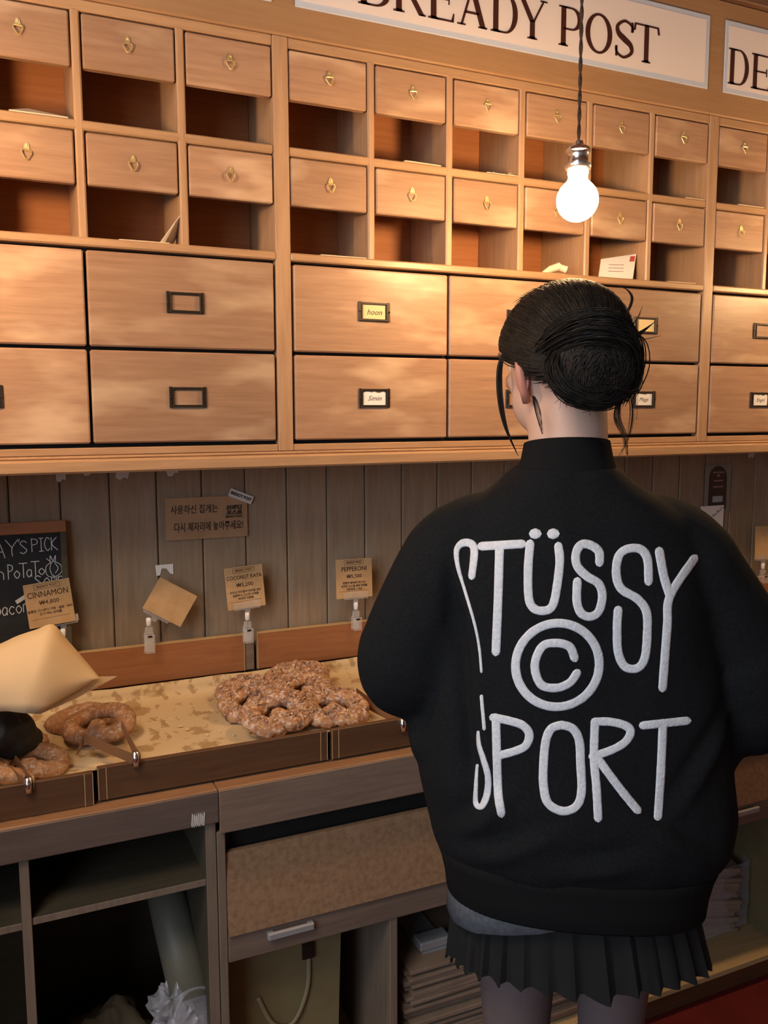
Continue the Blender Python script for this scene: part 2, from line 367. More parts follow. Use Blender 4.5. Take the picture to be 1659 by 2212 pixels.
# ---------------------------------------------------------------- pigeonhole cabinets
ZH, Z0, Z1, Z2, Z3, Z4, Z5 = 2.2183, 2.1983, 2.0098, 1.8014, 1.783, 1.5999, 1.4143
PITCH, BAY, WD, WP = 0.187, 1.142, 0.0079, 0.016
DEP = 0.18
def make_bay():
    r = empty('pigeonhole_cabinet', (0, 0, 0))
    # local x = 0 at the first divider of the bay; pillars at -0.197 and +0.945
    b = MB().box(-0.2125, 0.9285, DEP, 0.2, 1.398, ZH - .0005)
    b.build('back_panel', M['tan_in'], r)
    for px, nm in ((-0.197, 'stile'),):
        MB().box(px - WP, px + WP, -0.002, DEP, 1.398, ZH - .0005, 0.0018).build(nm, M['tan_v'], r)
    for k in range(5):
        MB().box(k * PITCH - WD, k * PITCH + WD, 0, DEP, Z2 - .003, Z0 + .003, 0.003).build('divider', M['tan_v'], r)
    xa, xb = -0.197 + WP, 0.945 - WP
    MB().box(xa, xb, 0.0005, DEP, Z0, ZH - .0005, 0.0018).build('top_rail', M['tan_frame'], r)
    MB().box(xa, xb, 0.0005, DEP, 1.9925, Z1, 0.0025).build('shelf_rail', M['tan_frame'], r)
    MB().box(xa, xb, -0.004, DEP, Z3 + .002, Z2, 0.003).build('shelf_rail', M['tan_frame'], r)
    MB().box(xa, xb, 0.0005, DEP, 1.398, Z5 - .002, 0.0015).build('bottom_rail', M['tan_frame'], r)
    MB().box(xa, xb, 0.02, DEP, Z5 - .002, Z3 + .003).build('recess_shade', M['black'], r)  # black block behind the wide drawers, shade of their gaps put in as colour
    # small drop fronts with brass ring pulls
    edges = [-0.197 + WP] + [k * PITCH + s * WD for k in range(5) for s in (-1, 1)] + [0.945 - WP]
    fm = None
    for zt, zb in ((Z0, 2.1005), (1.9925, 1.8955)):
        for i in range(6):
            xl, xr = edges[2 * i] + .0032, edges[2 * i + 1] - .0032
            d = MB().box(-(xr - xl) / 2, (xr - xl) / 2, 0.0, 0.018, -(zt - .0035 - zb) / 2, (zt - .0035 - zb) / 2, 0.0025).build('drawer_front', M['tan'], r)
            d.location = ((xl + xr) / 2, -0.0005, (zt - .0035 + zb) / 2)
            pz = 0.010 if zt > 2.1 else 0.006
            if fm is None:
                g = MB(); pl = [(-.0042, 0), (.0042, 0), (.005, .004), (.0035, .011), (0, .0135), (-.0035, .011), (-.005, .004)]
                g.prism(pl, -.0016, 0.0005); g.tube([(-.0065, -.0022, .0005), (.0065, -.0022, .0005)], .0016, 6)
                g.ball((0, -.0018, .0085), (.002, .0012, .002), 8, 5)
                g.tube([(-.0075, -.003, 0), (-.0082, -.004, -.005), (-.0015, -.0055, -.0165), (.0015, -.0055, -.0165), (.0082, -.004, -.005), (.0075, -.003, 0)], .0011, 6)
                fm = g.mesh('ring_pull')
            q = obj('ring_pull', fm, M['brass'], d); q.location = (random.uniform(-.003, .003), -0.0005, pz - 0.004)
            q.rotation_euler = (0, random.uniform(-.12, .12), 0)
    # six wide drawers with card holders
    hx = []; e2 = [-0.197 + WP + .005, 0.1840, 0.1880, 0.5590, 0.5630, 0.945 - WP - .004]
    hm = None
    for zt, zb in ((Z3 - .0040, Z4 + .0034), (Z4 - .0034, Z5 + .0062)):
        for i in range(3):
            xl, xr = e2[2 * i] + .0008, e2[2 * i + 1] - .0008
            d = MB().box(-(xr - xl) / 2, (xr - xl) / 2, 0, 0.02, -(zt - zb) / 2, (zt - zb) / 2, 0.003).build('wide_drawer', M['tan'], r)
            d.location = ((xl + xr) / 2, -0.001, (zt + zb) / 2)
            if hm is None:
                g = MB(); W, H, t = .0365, .0195, .0045
                g.box(-W + .004, W - .004, -.0035, .0005, H - t, H, .0007).box(-W + .004, W - .004, -.0045, .0005, -H, -H + t, .0007)
                for sx in (-1, 1):
                    g.box(min(sx * W, sx * (W - .0062)), max(sx * W, sx * (W - .0062)), -.003, .0005, -H - .001, H + .001, .0007)
                    g.box(min(sx * (W - .0062), sx * (W - .0088)), max(sx * (W - .0062), sx * (W - .0088)), -.0050, .0005, -H, H, .0006)
                    g.ball((sx * (W - .002), -.0035, 0), (.0022, .0018, .0022), 8, 5)
                hm = g.mesh('card_holder')
            q = obj('card_holder', hm, M['bronze'], d); q.location = (0, -0.0005, 0.0)
    return r
bay = make_bay()
tag(bay, 'tan wooden pigeonhole cabinet in the middle, behind the hanging bulb', 'cabinet', 'pigeonhole cabinets along the wall')
bay_l = copy_tree(bay); bay_l.location = (-BAY, 0, 0); tag(bay_l, 'tan wooden pigeonhole cabinet at the left end, above the chalkboard', 'cabinet', 'pigeonhole cabinets along the wall')
bay_r = copy_tree(bay); bay_r.location = (BAY, 0, 0); tag(bay_r, 'tan wooden pigeonhole cabinet cut off by the right edge', 'cabinet', 'pigeonhole cabinets along the wall')
def card_in(bayobj, idx, mtl, word, sz, torn=False):
    ds = [c for c in bayobj.children if c.name.startswith('wide_drawer')]
    ds.sort(key=lambda o: (-round(o.location.z, 2), o.location.x)); d = ds[idx]
    g = MB(); rnd = random.Random(idx * 7 + len(word)); wv = .0265; top = []
    for k in range(9):
        top.append((-wv + k * wv / 4, .0145 - (rnd.uniform(0, .0045) if torn else 0)))
    bot = [(wv, -.0155), (-wv, -.0150)]
    g.prism(top + bot, -.0016, -.0011)
    c = g.build('name_card', mtl, d)
    t = text('handwriting', word, sz, M['ink'], d, (0, -0.0018, -0.001), shear=0.35, ext=0.0001)
# two drawers of the middle cabinet and of the right one hold cards
card_in(bay, 0, M['paper_y'], 'hoon', .017)
card_in(bay, 3, M['paper'], 'Simin', .015, True)
card_in(bay, 2, M['paper_y'], '', .01)
card_in(bay, 5, M['paper'], 'Maga', .014, True)
card_in(bay_r, 3, M['paper'], 'Engel', .014, True)

# header fascia, ledge
hd = MB().box(-1.36, 2.12, -0.004, 0.2, ZH, 2.492, 0.003).build('header_board', M['header'])
tag(hd, 'long tan wooden fascia carrying the white signs', 'board')
cr = MB().box(-1.40, 2.16, -0.02, 0.2, 2.4925, ZC - .002, 0.003).build('cornice_board', M['ceiling'])
tag(cr, 'dark wooden board between sign fascia and ceiling', 'board')
lg = MB().box(-1.36, 2.12, -0.028, 0.2, 1.3655, 1.3915, 0.004).box(-1.36, 2.12, -0.006, 0.2, 1.3915, 1.3975, 0.002).build('ledge_board', M['tan_frame'])
tag(lg, 'long tan wooden ledge under the pigeonhole cabinets', 'ledge')

# signs with serif letters
def sign(x0, x1, label):
    r = empty('sign_board', ((x0 + x1) / 2, -0.004, 2.275)); w2 = (x1 - x0) / 2
    MB().box(-w2, w2, -0.0035, 0, 0, 0.172, 0.001).build('rim', M['sign_rim'], r)
    MB().box(-w2 + .010, w2 - .013, -0.0045, -0.003, 0.0125, 0.160).build('face', M['white_sign'], r)
    tag(r, label, 'sign', 'white signs on the fascia'); return r
s0 = sign(-1.10, -0.214, 'white sign cut off by the top edge, left of the lettered one')
s1 = sign(-0.166, 0.911, 'long white sign with dark serif letters behind the bulb cord')
s2 = sign(0.963, 2.04, 'white sign cut off by the right edge, right of the long one')
def ell(cx, cz, rx, rz, a0, a1, n=18): return [(cx + rx * math.cos(a0 + (a1 - a0) * k / n), cz + rz * math.sin(a0 + (a1 - a0) * k / n)) for k in range(n + 1)]
def serif_letter(ch, x0, x1, zb, zt, root):
    g = MB(); H = zt - zb; Wd = x1 - x0; y0, y1 = -0.0058, -0.0043
    st = 0.150 * H; th = 0.055 * H; sf = 0.036 * H
    P = lambda x, z: (x, z)
    def rect(a, b, c, d): g.prism([(a, c), (b, c), (b, d), (a, d)], y0, y1)
    def stem(xc, z0, z1, ser=(1, 1), wid=st):
        rect(xc - wid / 2, xc + wid / 2, z0, z1); e = wid / 2 + .075 * H
        if ser[0]: rect(xc - e, xc + e, z0, z0 + sf); g.prism([(xc - wid / 2 - .03 * H, z0 + sf), (xc + wid / 2 + .03 * H, z0 + sf), (xc + wid / 2, z0 + sf + .03 * H), (xc - wid / 2, z0 + sf + .03 * H)], y0, y1)
        if ser[1]: rect(xc - e, xc + e, z1 - sf, z1)
    def bowl(xs, xe, z0, z1):
        zc, rz = (z0 + z1) / 2, (z1 - z0) / 2; xm = xs + (xe - xs) * 0.42
        A = [(xs, z1)] + ell(xm, zc, xe - xm, rz, PI / 2, -PI / 2) + [(xs, z0)]
        B = [(xs, z1 - sf * 1.2)] + ell(xm, zc, xe - xm - st * .98, rz - sf * 1.2, PI / 2, -PI / 2) + [(xs, z0 + sf * 1.2)]
        g.stripxz(A, B, y0, y1)
    def diag(xa, za, xb, zb_, wid): g.prism([(xa - wid / 2, za), (xa + wid / 2, za), (xb + wid / 2, zb_), (xb - wid / 2, zb_)], y0, y1)
    sx = x0 + .075 * H + st / 2
    if ch == 'T':
        xc = (x0 + x1) / 2; stem(xc, zb, zt, (1, 0)); rect(x0, x1, zt - sf * 1.2, zt)
        for a, d in ((x0, 1), (x1, -1)): g.prism([(a, zt), (a + d * .05 * H, zt - sf), (a + d * .02 * H, zt - .20 * H), (a - d * .004, zt - .20 * H)], y0, y1)
    elif ch == 'O':
        cx, cz = (x0 + x1) / 2, (zb + zt) / 2
        g.stripxz(ell(cx, cz, Wd / 2, H / 2 + .02 * H, 0, 2 * PI, 40), ell(cx, cz, Wd / 2 - st, H / 2 - .04 * H, 0, 2 * PI, 40), y0, y1)
    elif ch == 'P': stem(sx, zb, zt); bowl(sx, x1, zb + .42 * H, zt)
    elif ch == 'D': stem(sx, zb, zt); bowl(sx, x1, zb, zt)
    elif ch == 'B': stem(sx, zb, zt); bowl(sx, x1 - .03 * H, zb + .49 * H, zt); bowl(sx, x1, zb, zb + .53 * H)
    elif ch == 'R':
        stem(sx, zb, zt); bowl(sx, x1 - .14 * H, zb + .46 * H, zt); diag(x1 - .06 * H - st * .3, zb, x0 + Wd * .50, zb + .5 * H, st * 1.05); rect(x1 - .16 * H, x1, zb, zb + sf)
    elif ch in 'EF':
        stem(sx, zb, zt)
        rect(sx, x1 - .05 * H, zt - sf * 1.2, zt); rect(sx, x1 - .14 * H, zb + .49 * H, zb + .49 * H + sf * 1.2); rect(sx, x1, zb, zb + sf * 1.2)
        g.prism([(x1 - .05 * H, zt), (x1 - .10 * H, zt - sf), (x1 - .07 * H, zt - .19 * H), (x1 - .05 * H, zt - .19 * H)], y0, y1)
        g.prism([(x1 - .12 * H, zb + .40 * H), (x1 - .15 * H, zb + .40 * H), (x1 - .15 * H, zb + .62 * H), (x1 - .12 * H, zb + .62 * H)], y0, y1)
        g.prism([(x1 + .02 * H, zb + .21 * H), (x1 - .01 * H, zb + .21 * H), (x1 - .07 * H, zb + sf), (x1, zb)], y0, y1)
    elif ch == 'A':
        xc = (x0 + x1) / 2 - .01 * H; diag(x0 + .12 * H, zb, xc + .02 * H, zt, th * 1.1); diag(x1 - .12 * H, zb, xc - .02 * H, zt, st * 1.05)
        rect(x0 + .22 * H, x1 - .25 * H, zb + .30 * H, zb + .30 * H + th); rect(x0, x0 + .24 * H, zb, zb + sf); rect(x1 - .26 * H, x1, zb, zb + sf)
    elif ch == 'Y':
        xc = (x0 + x1) / 2; stem(xc, zb, zb + .46 * H, (1, 0)); diag(xc, zb + .42 * H, x0 + .12 * H, zt, st); diag(xc + st * .22, zb + .42 * H, x1 - .11 * H, zt, th * 1.1)
        rect(x0, x0 + .26 * H, zt - sf, zt); rect(x1 - .22 * H, x1, zt - sf, zt)
    elif ch == 'S':
        pts = [(x1 - .05 * Wd, zt - .27 * H), (x1 - .10 * Wd, zt - .13 * H), (x0 + .52 * Wd, zt - .025 * H), (x0 + .13 * Wd, zt - .17 * H), (x0 + .17 * Wd, zt - .36 * H), (x0 + .5 * Wd, zb + .50 * H), (x1 - .15 * Wd, zb + .36 * H), (x1 - .11 * Wd, zb + .17 * H), (x0 + .48 * Wd, zb + .025 * H), (x0 + .10 * Wd, zb + .13 * H), (x0 + .05 * Wd, zb + .28 * H)]
        Q = catmull([(a, 0, b) for a, b in pts], 6); A, B = [], []
        for i, p in enumerate(Q):
            t = (Q[min(i + 1, len(Q) - 1)] - Q[max(i - 1, 0)]).normalized(); f = i / (len(Q) - 1)
            wv = (0.030 + 0.052 * math.exp(-((f - .5) / .20) ** 2)) * H
            A.append((p.x - t.z * wv, p.z + t.x * wv)); B.append((p.x + t.z * wv, p.z - t.x * wv))
        g.stripxz(A, B, y0, y1)
        rect(x1 - .14 * Wd, x1 - .03 * Wd, zt - .29 * H, zt - .03 * H); rect(x0 + .03 * Wd, x0 + .13 * Wd, zb + .03 * H, zb + .30 * H)
    for i, v in enumerate(g.v): g.v[i] = (v[0] - root.location.x, v[1], v[2] - root.location.z)
    return g.build('letter', M['letter'], root)
for ch, a, b in (('B', -0.032, 0.038), ('R', 0.047, 0.122), ('E', 0.128, 0.189), ('A', 0.198, 0.272), ('D', 0.281, 0.350), ('Y', 0.350, 0.428), ('P', 0.460, 0.524), ('O', 0.534, 0.610), ('S', 0.619, 0.673), ('T', 0.676, 0.748)):
    serif_letter(ch, a, b, 2.305, 2.390, s1)
for ch, a, b in (('D', 0.974, 1.043), ('E', 1.053, 1.117)): serif_letter(ch, a, b, 2.297, 2.382, s2)

# ---------------------------------------------------------------- pendant lamps
def lamp(x, y, z, label):
    r = empty('pendant_lamp', (x, y, z))
    pr = [(0.0150, .0520), (0.0188, .0505), (0.0190, .0475), (.0175, .0450), (.0175, .0395), (.0195, .0345)]
    for k in range(1, 15):
        a = math.radians(57 - 147 * k / 14); pr.append((max(.0385 * math.cos(a), .0008), .0385 * math.sin(a)))
    MB().lathe(pr, seg=32).build('bulb', M['bulb'], r, True)
    s = MB().lathe([(.004, .106), (.0078, .1055), (.0095, .099), (.0175, .0955), (.0225, .0915), (.0240, .0870), (.0210, .0852), (.0190, .083), (.0186, .068), (.0205, .066), (.0240, .064), (.0242, .0585), (.0215, .0545), (.0160, .0530)], seg=32).build('socket', M['chrome'], r); smart(s, 50)
    c = MB(); top = ZC - z
    for ph in (0, PI):
        c.tube([(.0017 * math.cos(ph + k * .62), .0017 * math.sin(ph + k * .62), .100 + (top - .100) * k / 130) for k in range(131)], .0021, 6)
    c.build('cord', M['cord'], r, True)
    tag(r, label, 'lamp', 'bare bulb pendants in front of the cabinets'); return r
lamp(0.261, -0.36, 1.869, 'bare lit globe bulb hanging on a twisted cord before the pigeonholes')
lamp(-0.945, -0.36, 1.869, 'bare lit bulb hanging left of the frame by the left cabinet')
lamp(1.467, -0.36, 1.869, 'bare lit bulb hanging right of the frame by the right cabinet')

# ---------------------------------------------------------------- letters and papers in the pigeonholes
EG = 'letters in the pigeonholes'
def sheet(name, mtl, corners, t=0.0012, parent=None):
    c = [Vector(p) for p in corners]; n = (c[1] - c[0]).cross(c[-1] - c[0]).normalized() * t
    k = len(c); vs = c + [p + n for p in c]
    return MB().add(vs, [tuple(range(k)), tuple(range(2 * k - 1, k - 1, -1))] + [(i, (i + 1) % k, (i + 1) % k + k, i + k) for i in range(k)]).build(name, mtl, parent)
def flat_env(x0, x1, y0, y1, z, label, mtl='envelope', lift=0.0, rot=0.0):
    r = empty('envelope', ((x0 + x1) / 2, (y0 + y1) / 2, z), rot); a, b = (x1 - x0) / 2, (y1 - y0) / 2
    MB().box(-a, a, -b, b, 0.0002, 0.0022, 0.0006).build('body', M[mtl], r)
    sheet('flap', M[mtl], [(-a, b, .0024), (a, b, .0024), (a * .1, b * .2, .006 + lift)], .0006, r)
    tag(r, label, 'envelope', EG); return r
t = empty('envelope', (-0.646, 0.05, Z1)); 
MB().box(-.052, .047, -.048, .05, .0002, .002, .0006).build('body', M['envelope'], t); sheet('flap', M['envelope'], [(-.052, -.046, .002), (.047, -.046, .002), (-.019, -.01, .019)], .0007, t)
tag(t, 'cream envelope with a raised flap in the upper left pigeonhole', 'envelope', EG)
t = empty('letter_card', (-0.47, 0.02, Z2))
MB().box(-.048, .046, -.018, .05, .0002, .0022, .0006).build('base_leaf', M['envelope'], t)
sheet('standing_leaf', M['envelope_w'], [(.028, -.018, .0022), (.058, .03, .0022), (.0915, .03, .069), (.078, -.012, .069)], .001, t)
tag(t, 'white folded card standing open in the lower left pigeonhole', 'card')
flat_env(-0.115, -0.012, 0.0, 0.09, Z2, 'flat envelope lying in the pigeonhole above the yellow-card drawer', lift=.006)
flat_env(0.075, 0.165, -0.001, 0.08, Z1, 'cream envelope lying in an upper pigeonhole two left of the bulb', lift=.012, rot=0.05)
r = MB()
for k in range(5): r.add([(0.285 + .02 * k + random.uniform(0, .004), .006 + random.uniform(0, .02), Z1 + .0005 + random.uniform(0, .01) * (k % 2)) for _ in range(1)] + [(0.29 + .02 * k, .06, Z1 + .004), (0.305 + .02 * k, .03, Z1 + .0105 - .005 * (k % 2)), (.30 + .02 * k, .004, Z1 + .0006)], [(0, 1, 2, 3)])
r.box(.283, .372, .004, .07, Z1 + .0002, Z1 + .0018)
tag(r.build('crumpled_paper', M['envelope']), 'crumpled cream paper in the upper pigeonhole just left of the bulb', 'paper', EG)
r = MB(); pts = [(.455 + .0, .03, Z2 + .003), (.470, .02, Z2 + .012), (.492, .012, Z2 + .019)]
r.tube(pts, [.004, .008, .0095], 10); r.tube([(.488, .014, Z2 + .018), (.506, .005, Z2 + .0105)], [.0075, .0085], 10); r.box(.455, .5, .005, .06, Z2 + .0002, Z2 + .0015)
tag(r.build('rolled_letter', M['envelope']), 'rolled brown letter in the pigeonhole under the bulb', 'paper', EG)
t = empty('stamped_envelope', (0.674, 0.012, Z2))
sheet('body', M['envelope_w'], [(-.060, .012, .0005), (.026, -.012, .0005), (.0625, .0211, .0678), (-.0339, .0372, .0510)], .0012, t)
e0, eu, ev = Vector((-.060, .012, .0005)), Vector((.086, -.024, 0)), Vector((.030, .029, .058)); en = eu.cross(ev).normalized()
def onenv(u, v, off=.0014): return e0 + eu * u + ev * v + en * off
sheet('stamp', M['stamp'], [onenv(.84, .78), onenv(.98, .80), onenv(.99, 1.05), onenv(.85, 1.02)], .0005, t)
lw = MB()
for k in range(3):
    v_ = .30 + .15 * k; lw.add([onenv(.25, v_), onenv(.70, v_), onenv(.70, v_ + .03), onenv(.25, v_ + .03)], [(0, 1, 2, 3)])
lw.build('written_address', M['tag_pink'], t)
tag(t, 'white envelope with a red stamp leaning in the pigeonhole right of the bulb', 'envelope', EG)
flat_env(0.815, 0.905, 0.0, 0.09, Z2, 'flat envelope in the pigeonhole beside the stamped white one', lift=.004, rot=-.04)
flat_env(0.862, 0.925, -0.0, 0.10, Z1, 'cream envelope in the upper pigeonhole near the right pillar', lift=.012)
flat_env(1.04, 1.13, 0.0, 0.10, Z1, 'cream envelope in the upper pigeonhole past the right pillar', lift=.010)

# ---------------------------------------------------------------- counter base
YFc = -0.235
def cab(name, parts, label):
    r = empty(name); tag(r, label, 'cabinet', 'counter cabinets')
    return r
wt = empty('worktop'); tag(wt, 'long grey-brown counter worktop under the bread trays', 'worktop')
MB().box(-1.5, -0.4135, -0.240, 0.2, 0.772, 0.80, 0.002).build('board', M['counter_top'], wt); MB().box(-0.4125, 2.1, -0.240, 0.2, 0.772, 0.80, 0.002).build('board', M['counter_top'], wt)
MB().box(-1.5, -0.4135, -0.245, -0.2405, 0.739, 0.7985, 0.0015).build('fascia', M['counter_dark'], wt); MB().box(-0.4125, 2.1, -0.245, -0.2405, 0.716, 0.7985, 0.0015).build('fascia', M['counter'], wt)
g = MB()
for k in range(7): g.prism([(-.464 + k * .0035, .739 + random.uniform(0, .006)), (-.462 + k * .0035, .739), (-.460 + k * .0035, .764 - random.uniform(0, .008)), (-.462 + k * .0035, .766)], -.2456, -.245)
g.build('tape_residue', M['tape'], wt)
lc = empty('open_shelf_cabinet'); tag(lc, 'dark open cabinet under the left counter holding the wrapped roll', 'cabinet', 'counter cabinets')
for xa, xb in ((-1.5, -1.482), (-1.13, -1.113), (-0.749, -0.7335), (-0.437, -0.418)): q = MB().box(xa, xb, YFc + .003, 0.17, 0.0, 0.738).build('post', M['cab_in'], lc); MB().box(xa, xb, YFc, YFc + .003, 0.0, 0.738, .0008).build('edge_strip', M['counter_v'], q)  # post sides darkened for the shade inside, front edge left pale
for xa, xb, zt in ((-1.482, -1.13, .624), (-1.113, -.749, .624), (-.7335, -.437, .6285)): q = MB().box(xa, xb, YFc + .0065, 0.17, zt - .0125, zt).build('shelf', M['cab_in'], lc); MB().box(xa, xb, YFc + .004, YFc + .0065, zt - .0125, zt, .0006).build('edge_strip', M['counter_v'], q)  # shelf body coloured as shaded, front edge left pale
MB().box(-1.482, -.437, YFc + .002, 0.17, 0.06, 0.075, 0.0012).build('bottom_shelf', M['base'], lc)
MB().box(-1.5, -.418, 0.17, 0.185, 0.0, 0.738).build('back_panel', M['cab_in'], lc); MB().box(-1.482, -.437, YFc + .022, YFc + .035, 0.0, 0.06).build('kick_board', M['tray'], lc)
rc = empty('drawer_cabinet'); tag(rc, 'grey-brown counter cabinet with sloping fronts behind the woman', 'cabinet', 'counter cabinets')
MB().box(-.4165, -.4005, YFc, 0.17, .0, .7155, .0015).build('post', M['counter_v'], rc); MB().box(-.068, -.0505, YFc + .001, 0.17, .075, .456, .0015).build('post', M['counter_v'], rc)
MB().box(1.36, 1.378, YFc, 0.17, .0, .7155, .0015).build('post', M['counter_v'], rc); MB().box(.60, .617, YFc + .03, 0.17, .075, .456, .0015).build('post', M['counter_v'], rc)
MB().box(-.4005, 1.36, -.20, -.19, .456, .7155).build('recess_shade', M['black'], rc)  # black sheet standing for the shade in the opening above the fronts
for xa, xb in ((-.400, .473), (.479, 1.358)):
    MB().add([(x_, y_, z_) for x_ in (xa, xb) for (y_, z_) in ((-.246, .513), (-.226, .668), (-.214, .668), (-.236, .511))], [(0, 1, 2, 3), (7, 6, 5, 4), (0, 4, 5, 1), (1, 5, 6, 2), (2, 6, 7, 3), (3, 7, 4, 0)]).build('sloping_front', M['panel'], rc)
for xa, xb, hx in ((-.400, .473, -.281), (.479, 1.358, .892)):
    d = MB().box(xa, xb, -.2385, -.205, .457, .511, .0012).build('drawer_front', M['counter'], rc)
    hh = MB().box(hx - .046, hx + .046, -.252, -.244, .487, .502, .0025); hh.box(hx - .046, hx - .034, -.2445, -.2385, .488, .501, .0008).box(hx + .034, hx + .046, -.2445, -.2385, .488, .501, .0008)
    hh.build('handle', M['steel'], d)
MB().box(-.4005, 1.36, YFc + .002, .17, .06, .075, .0012).build('bottom_shelf', M['base'], rc); MB().box(-.4005, 1.36, YFc + .022, YFc + .035, 0, .06).build('kick_board', M['tray'], rc)
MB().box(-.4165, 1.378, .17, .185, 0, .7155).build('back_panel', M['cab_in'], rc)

# ---------------------------------------------------------------- trays, liners, back boards
TG = 'wooden bread trays on the counter'
def tray(xa, xb, yf, lift, label):
    r = empty('bread_tray', ((xa + xb) / 2, 0, 0.80 + lift)); a = (xb - xa) / 2 - .0018
    MB().box(-a, a, yf, yf + .012, 0, .060, .0012).build('front_panel', M['tray'], r)
    MB().box(-a, a, .150, .160, 0, .052, .0012).build('rear_panel', M['tray'], r)
    MB().box(-a, a, yf + .012, .150, .012, .020).build('bottom_panel', M['tray'], r)
    for s in (-1, 1):
        MB().box(s * a - (.010 if s > 0 else 0), s * a + (0 if s > 0 else .010), yf + .012, .150, 0, .026).build('side_panel', M['tray'], r)
        for dx in (.001, .0145): MB().box(s * (a - dx) - .0006, s * (a - dx) + .0006, yf - .0006, yf, .001, .059).build('edge_strip', M['edge'], r)
    tag(r, label, 'tray', TG); return r
tray(-1.06, -.622, -.214, 0.0003, 'dark wooden bread tray at the left under the gloved hand')
tray(-.618, -.187, -.209, .004, 'dark wooden bread tray with the greasy bare paper, second from left')
tray(-.183, .25, -.211, .004, 'dark wooden bread tray beside the black jacket elbow')
tray(.254, .69, -.210, .004, 'dark wooden bread tray hidden behind the woman, right of her elbow')
def liner(xa, xb, label, seed):
    nx, ys = 60, [-.197, -.18, -.14, -.08, -.02, .04, .10, .13, .142, .147, .1495]
    zs = [.8565, .848, .8455, .8475, .850, .852, .854, .8555, .861, .874, .889]
    g = MB(); rings = []
    for j, (y, z) in enumerate(zip(ys, zs)):
        row = []
        for i in range(nx + 1):
            xx = xa + (xb - xa) * i / nx
            row.append((xx, y + (0.0015 * noise.noise(Vector((xx * 14, seed, y * 9))) if j > 6 else 0), z + .002 * noise.noise(Vector((xx * 18, y * 18, seed)))))
        rings.append(row)
    g.loft(rings, close=False, caps=False)
    o = g.build('parchment_sheet', M['liner'], None, True)
    sm = o.modifiers.new('s', 'SOLIDIFY'); sm.thickness = .0006; evaluated(o)
    tag(o, label, 'paper', 'parchment in the trays'); return o
liner(-1.05, -.170, 'greasy beige parchment lining the trays left of the pretzel pile', 1.0)
liner(-.205, .68, 'beige parchment lining the trays beside the black jacket', 5.0)
for xa, xb, lab in ((-1.4, -.2505, 'red-brown back board behind the trays, left of the seam'), (-.2185, 2.0, 'red-brown back board behind the trays, right of the seam')):
    r = empty('back_board', ((xa + xb) / 2, .17, .80)); a = (xb - xa) / 2
    MB().box(-a, a, 0, .016, .085, .1690, .0012).build('panel', M['board'], r)
    MB().box(-a, a, -.0004, .016, .1690, .1705).build('top_strip', M['edge'], r); MB().box(-a, a, .006, .016, .0, .085).build('foot_panel', M['tray'], r)
    for s in (-1, 1): MB().box(s * a - .0008, s * a + .0008, -.0006, .012, .085, .1698).build('edge_strip', M['edge'], r)
    tag(r, lab, 'board', 'back boards behind the trays')
jn = MB().box(-.2495, -.2265, .173, .186, .885, .962, .001).build('joining_block', M['counter']); tag(jn, 'narrow dark block in the gap between the back boards', 'block')

# ---------------------------------------------------------------- pretzels
def pretzel_mesh(w, tr, seed, amp, flat=.75):
    g = MB(); pts = []
    n = 110
    for k in range(n + 1):
        t = -3.55 + 7.1 * k / n
        X = (3.3 - .4 * t * t * .9) * math.sin(t); Y = (2.5 - .3 * t * t * .9) * math.cos(t); pts.append(Vector((X * w / 6.4, Y * w / 5.6, 0.0035 * math.sin(3 * t))))
    rings = []; seg = 14
    for i, p in enumerate(pts):
        t = (pts[min(i + 1, n)] - pts[max(i - 1, 0)]).normalized(); u = t.cross(Vector((0, 0, 1))).normalized(); v = Vector((0, 0, 1))
        e = min(1.0, .45 + .12 * min(i, n - i)); ring = []
        for k in range(seg):
            a = 2 * PI * k / seg; d = (u * math.cos(a) + v * flat * math.sin(a)) * tr * e; q = p + d
            q += d.normalized() * amp * (noise.noise(q * 55 + Vector((seed, 0, 0))) + .6 * noise.noise(q * 130 + Vector((seed, 3, 0))))
            ring.append(q)
        rings.append(ring)
    g.loft(rings); return g, pts
def pretzel(w, tr, seed, amp, bm_, nutm, loc, rot, label, cat, group, nuts=140):
    r = empty('pretzel', loc); r.rotation_euler = rot
    g, pts = pretzel_mesh(w, tr, seed, amp); g.build('dough', bm_, r, True)
    if nuts:
        c = MB(); rnd = random.Random(seed * 3 + 1)
        for _ in range(nuts):
            p = pts[rnd.randrange(8, len(pts) - 8)]; a = rnd.uniform(.15, PI - .15); yaw = rnd.uniform(0, 2 * PI)
            q = p + Vector((math.cos(a) * math.cos(yaw) * tr * .75, math.cos(a) * math.sin(yaw) * tr * .75, math.sin(a) * tr * .78))
            s = rnd.uniform(.0026, .0066); R = Matrix.Rotation(rnd.uniform(0, PI), 3, 'X') @ Matrix.Rotation(rnd.uniform(0, PI), 3, 'Z')
            V = [q + R @ Vector(k) * s for k in ((1, 0, -.4), (-.6, .8, -.3), (-.5, -.9, -.2), (.1, .1, .8), (.6, .7, .4))]
            c.add(V, [(0, 1, 2), (0, 4, 1), (4, 3, 1), (0, 2, 3), (0, 3, 4), (1, 3, 2)])
        o = c.build('streusel', nutm, r); o['kind'] = 'stuff'
    tag(r, label, cat, group); return r
PG = 'pecan pretzels piled on the tray'
zz = .840
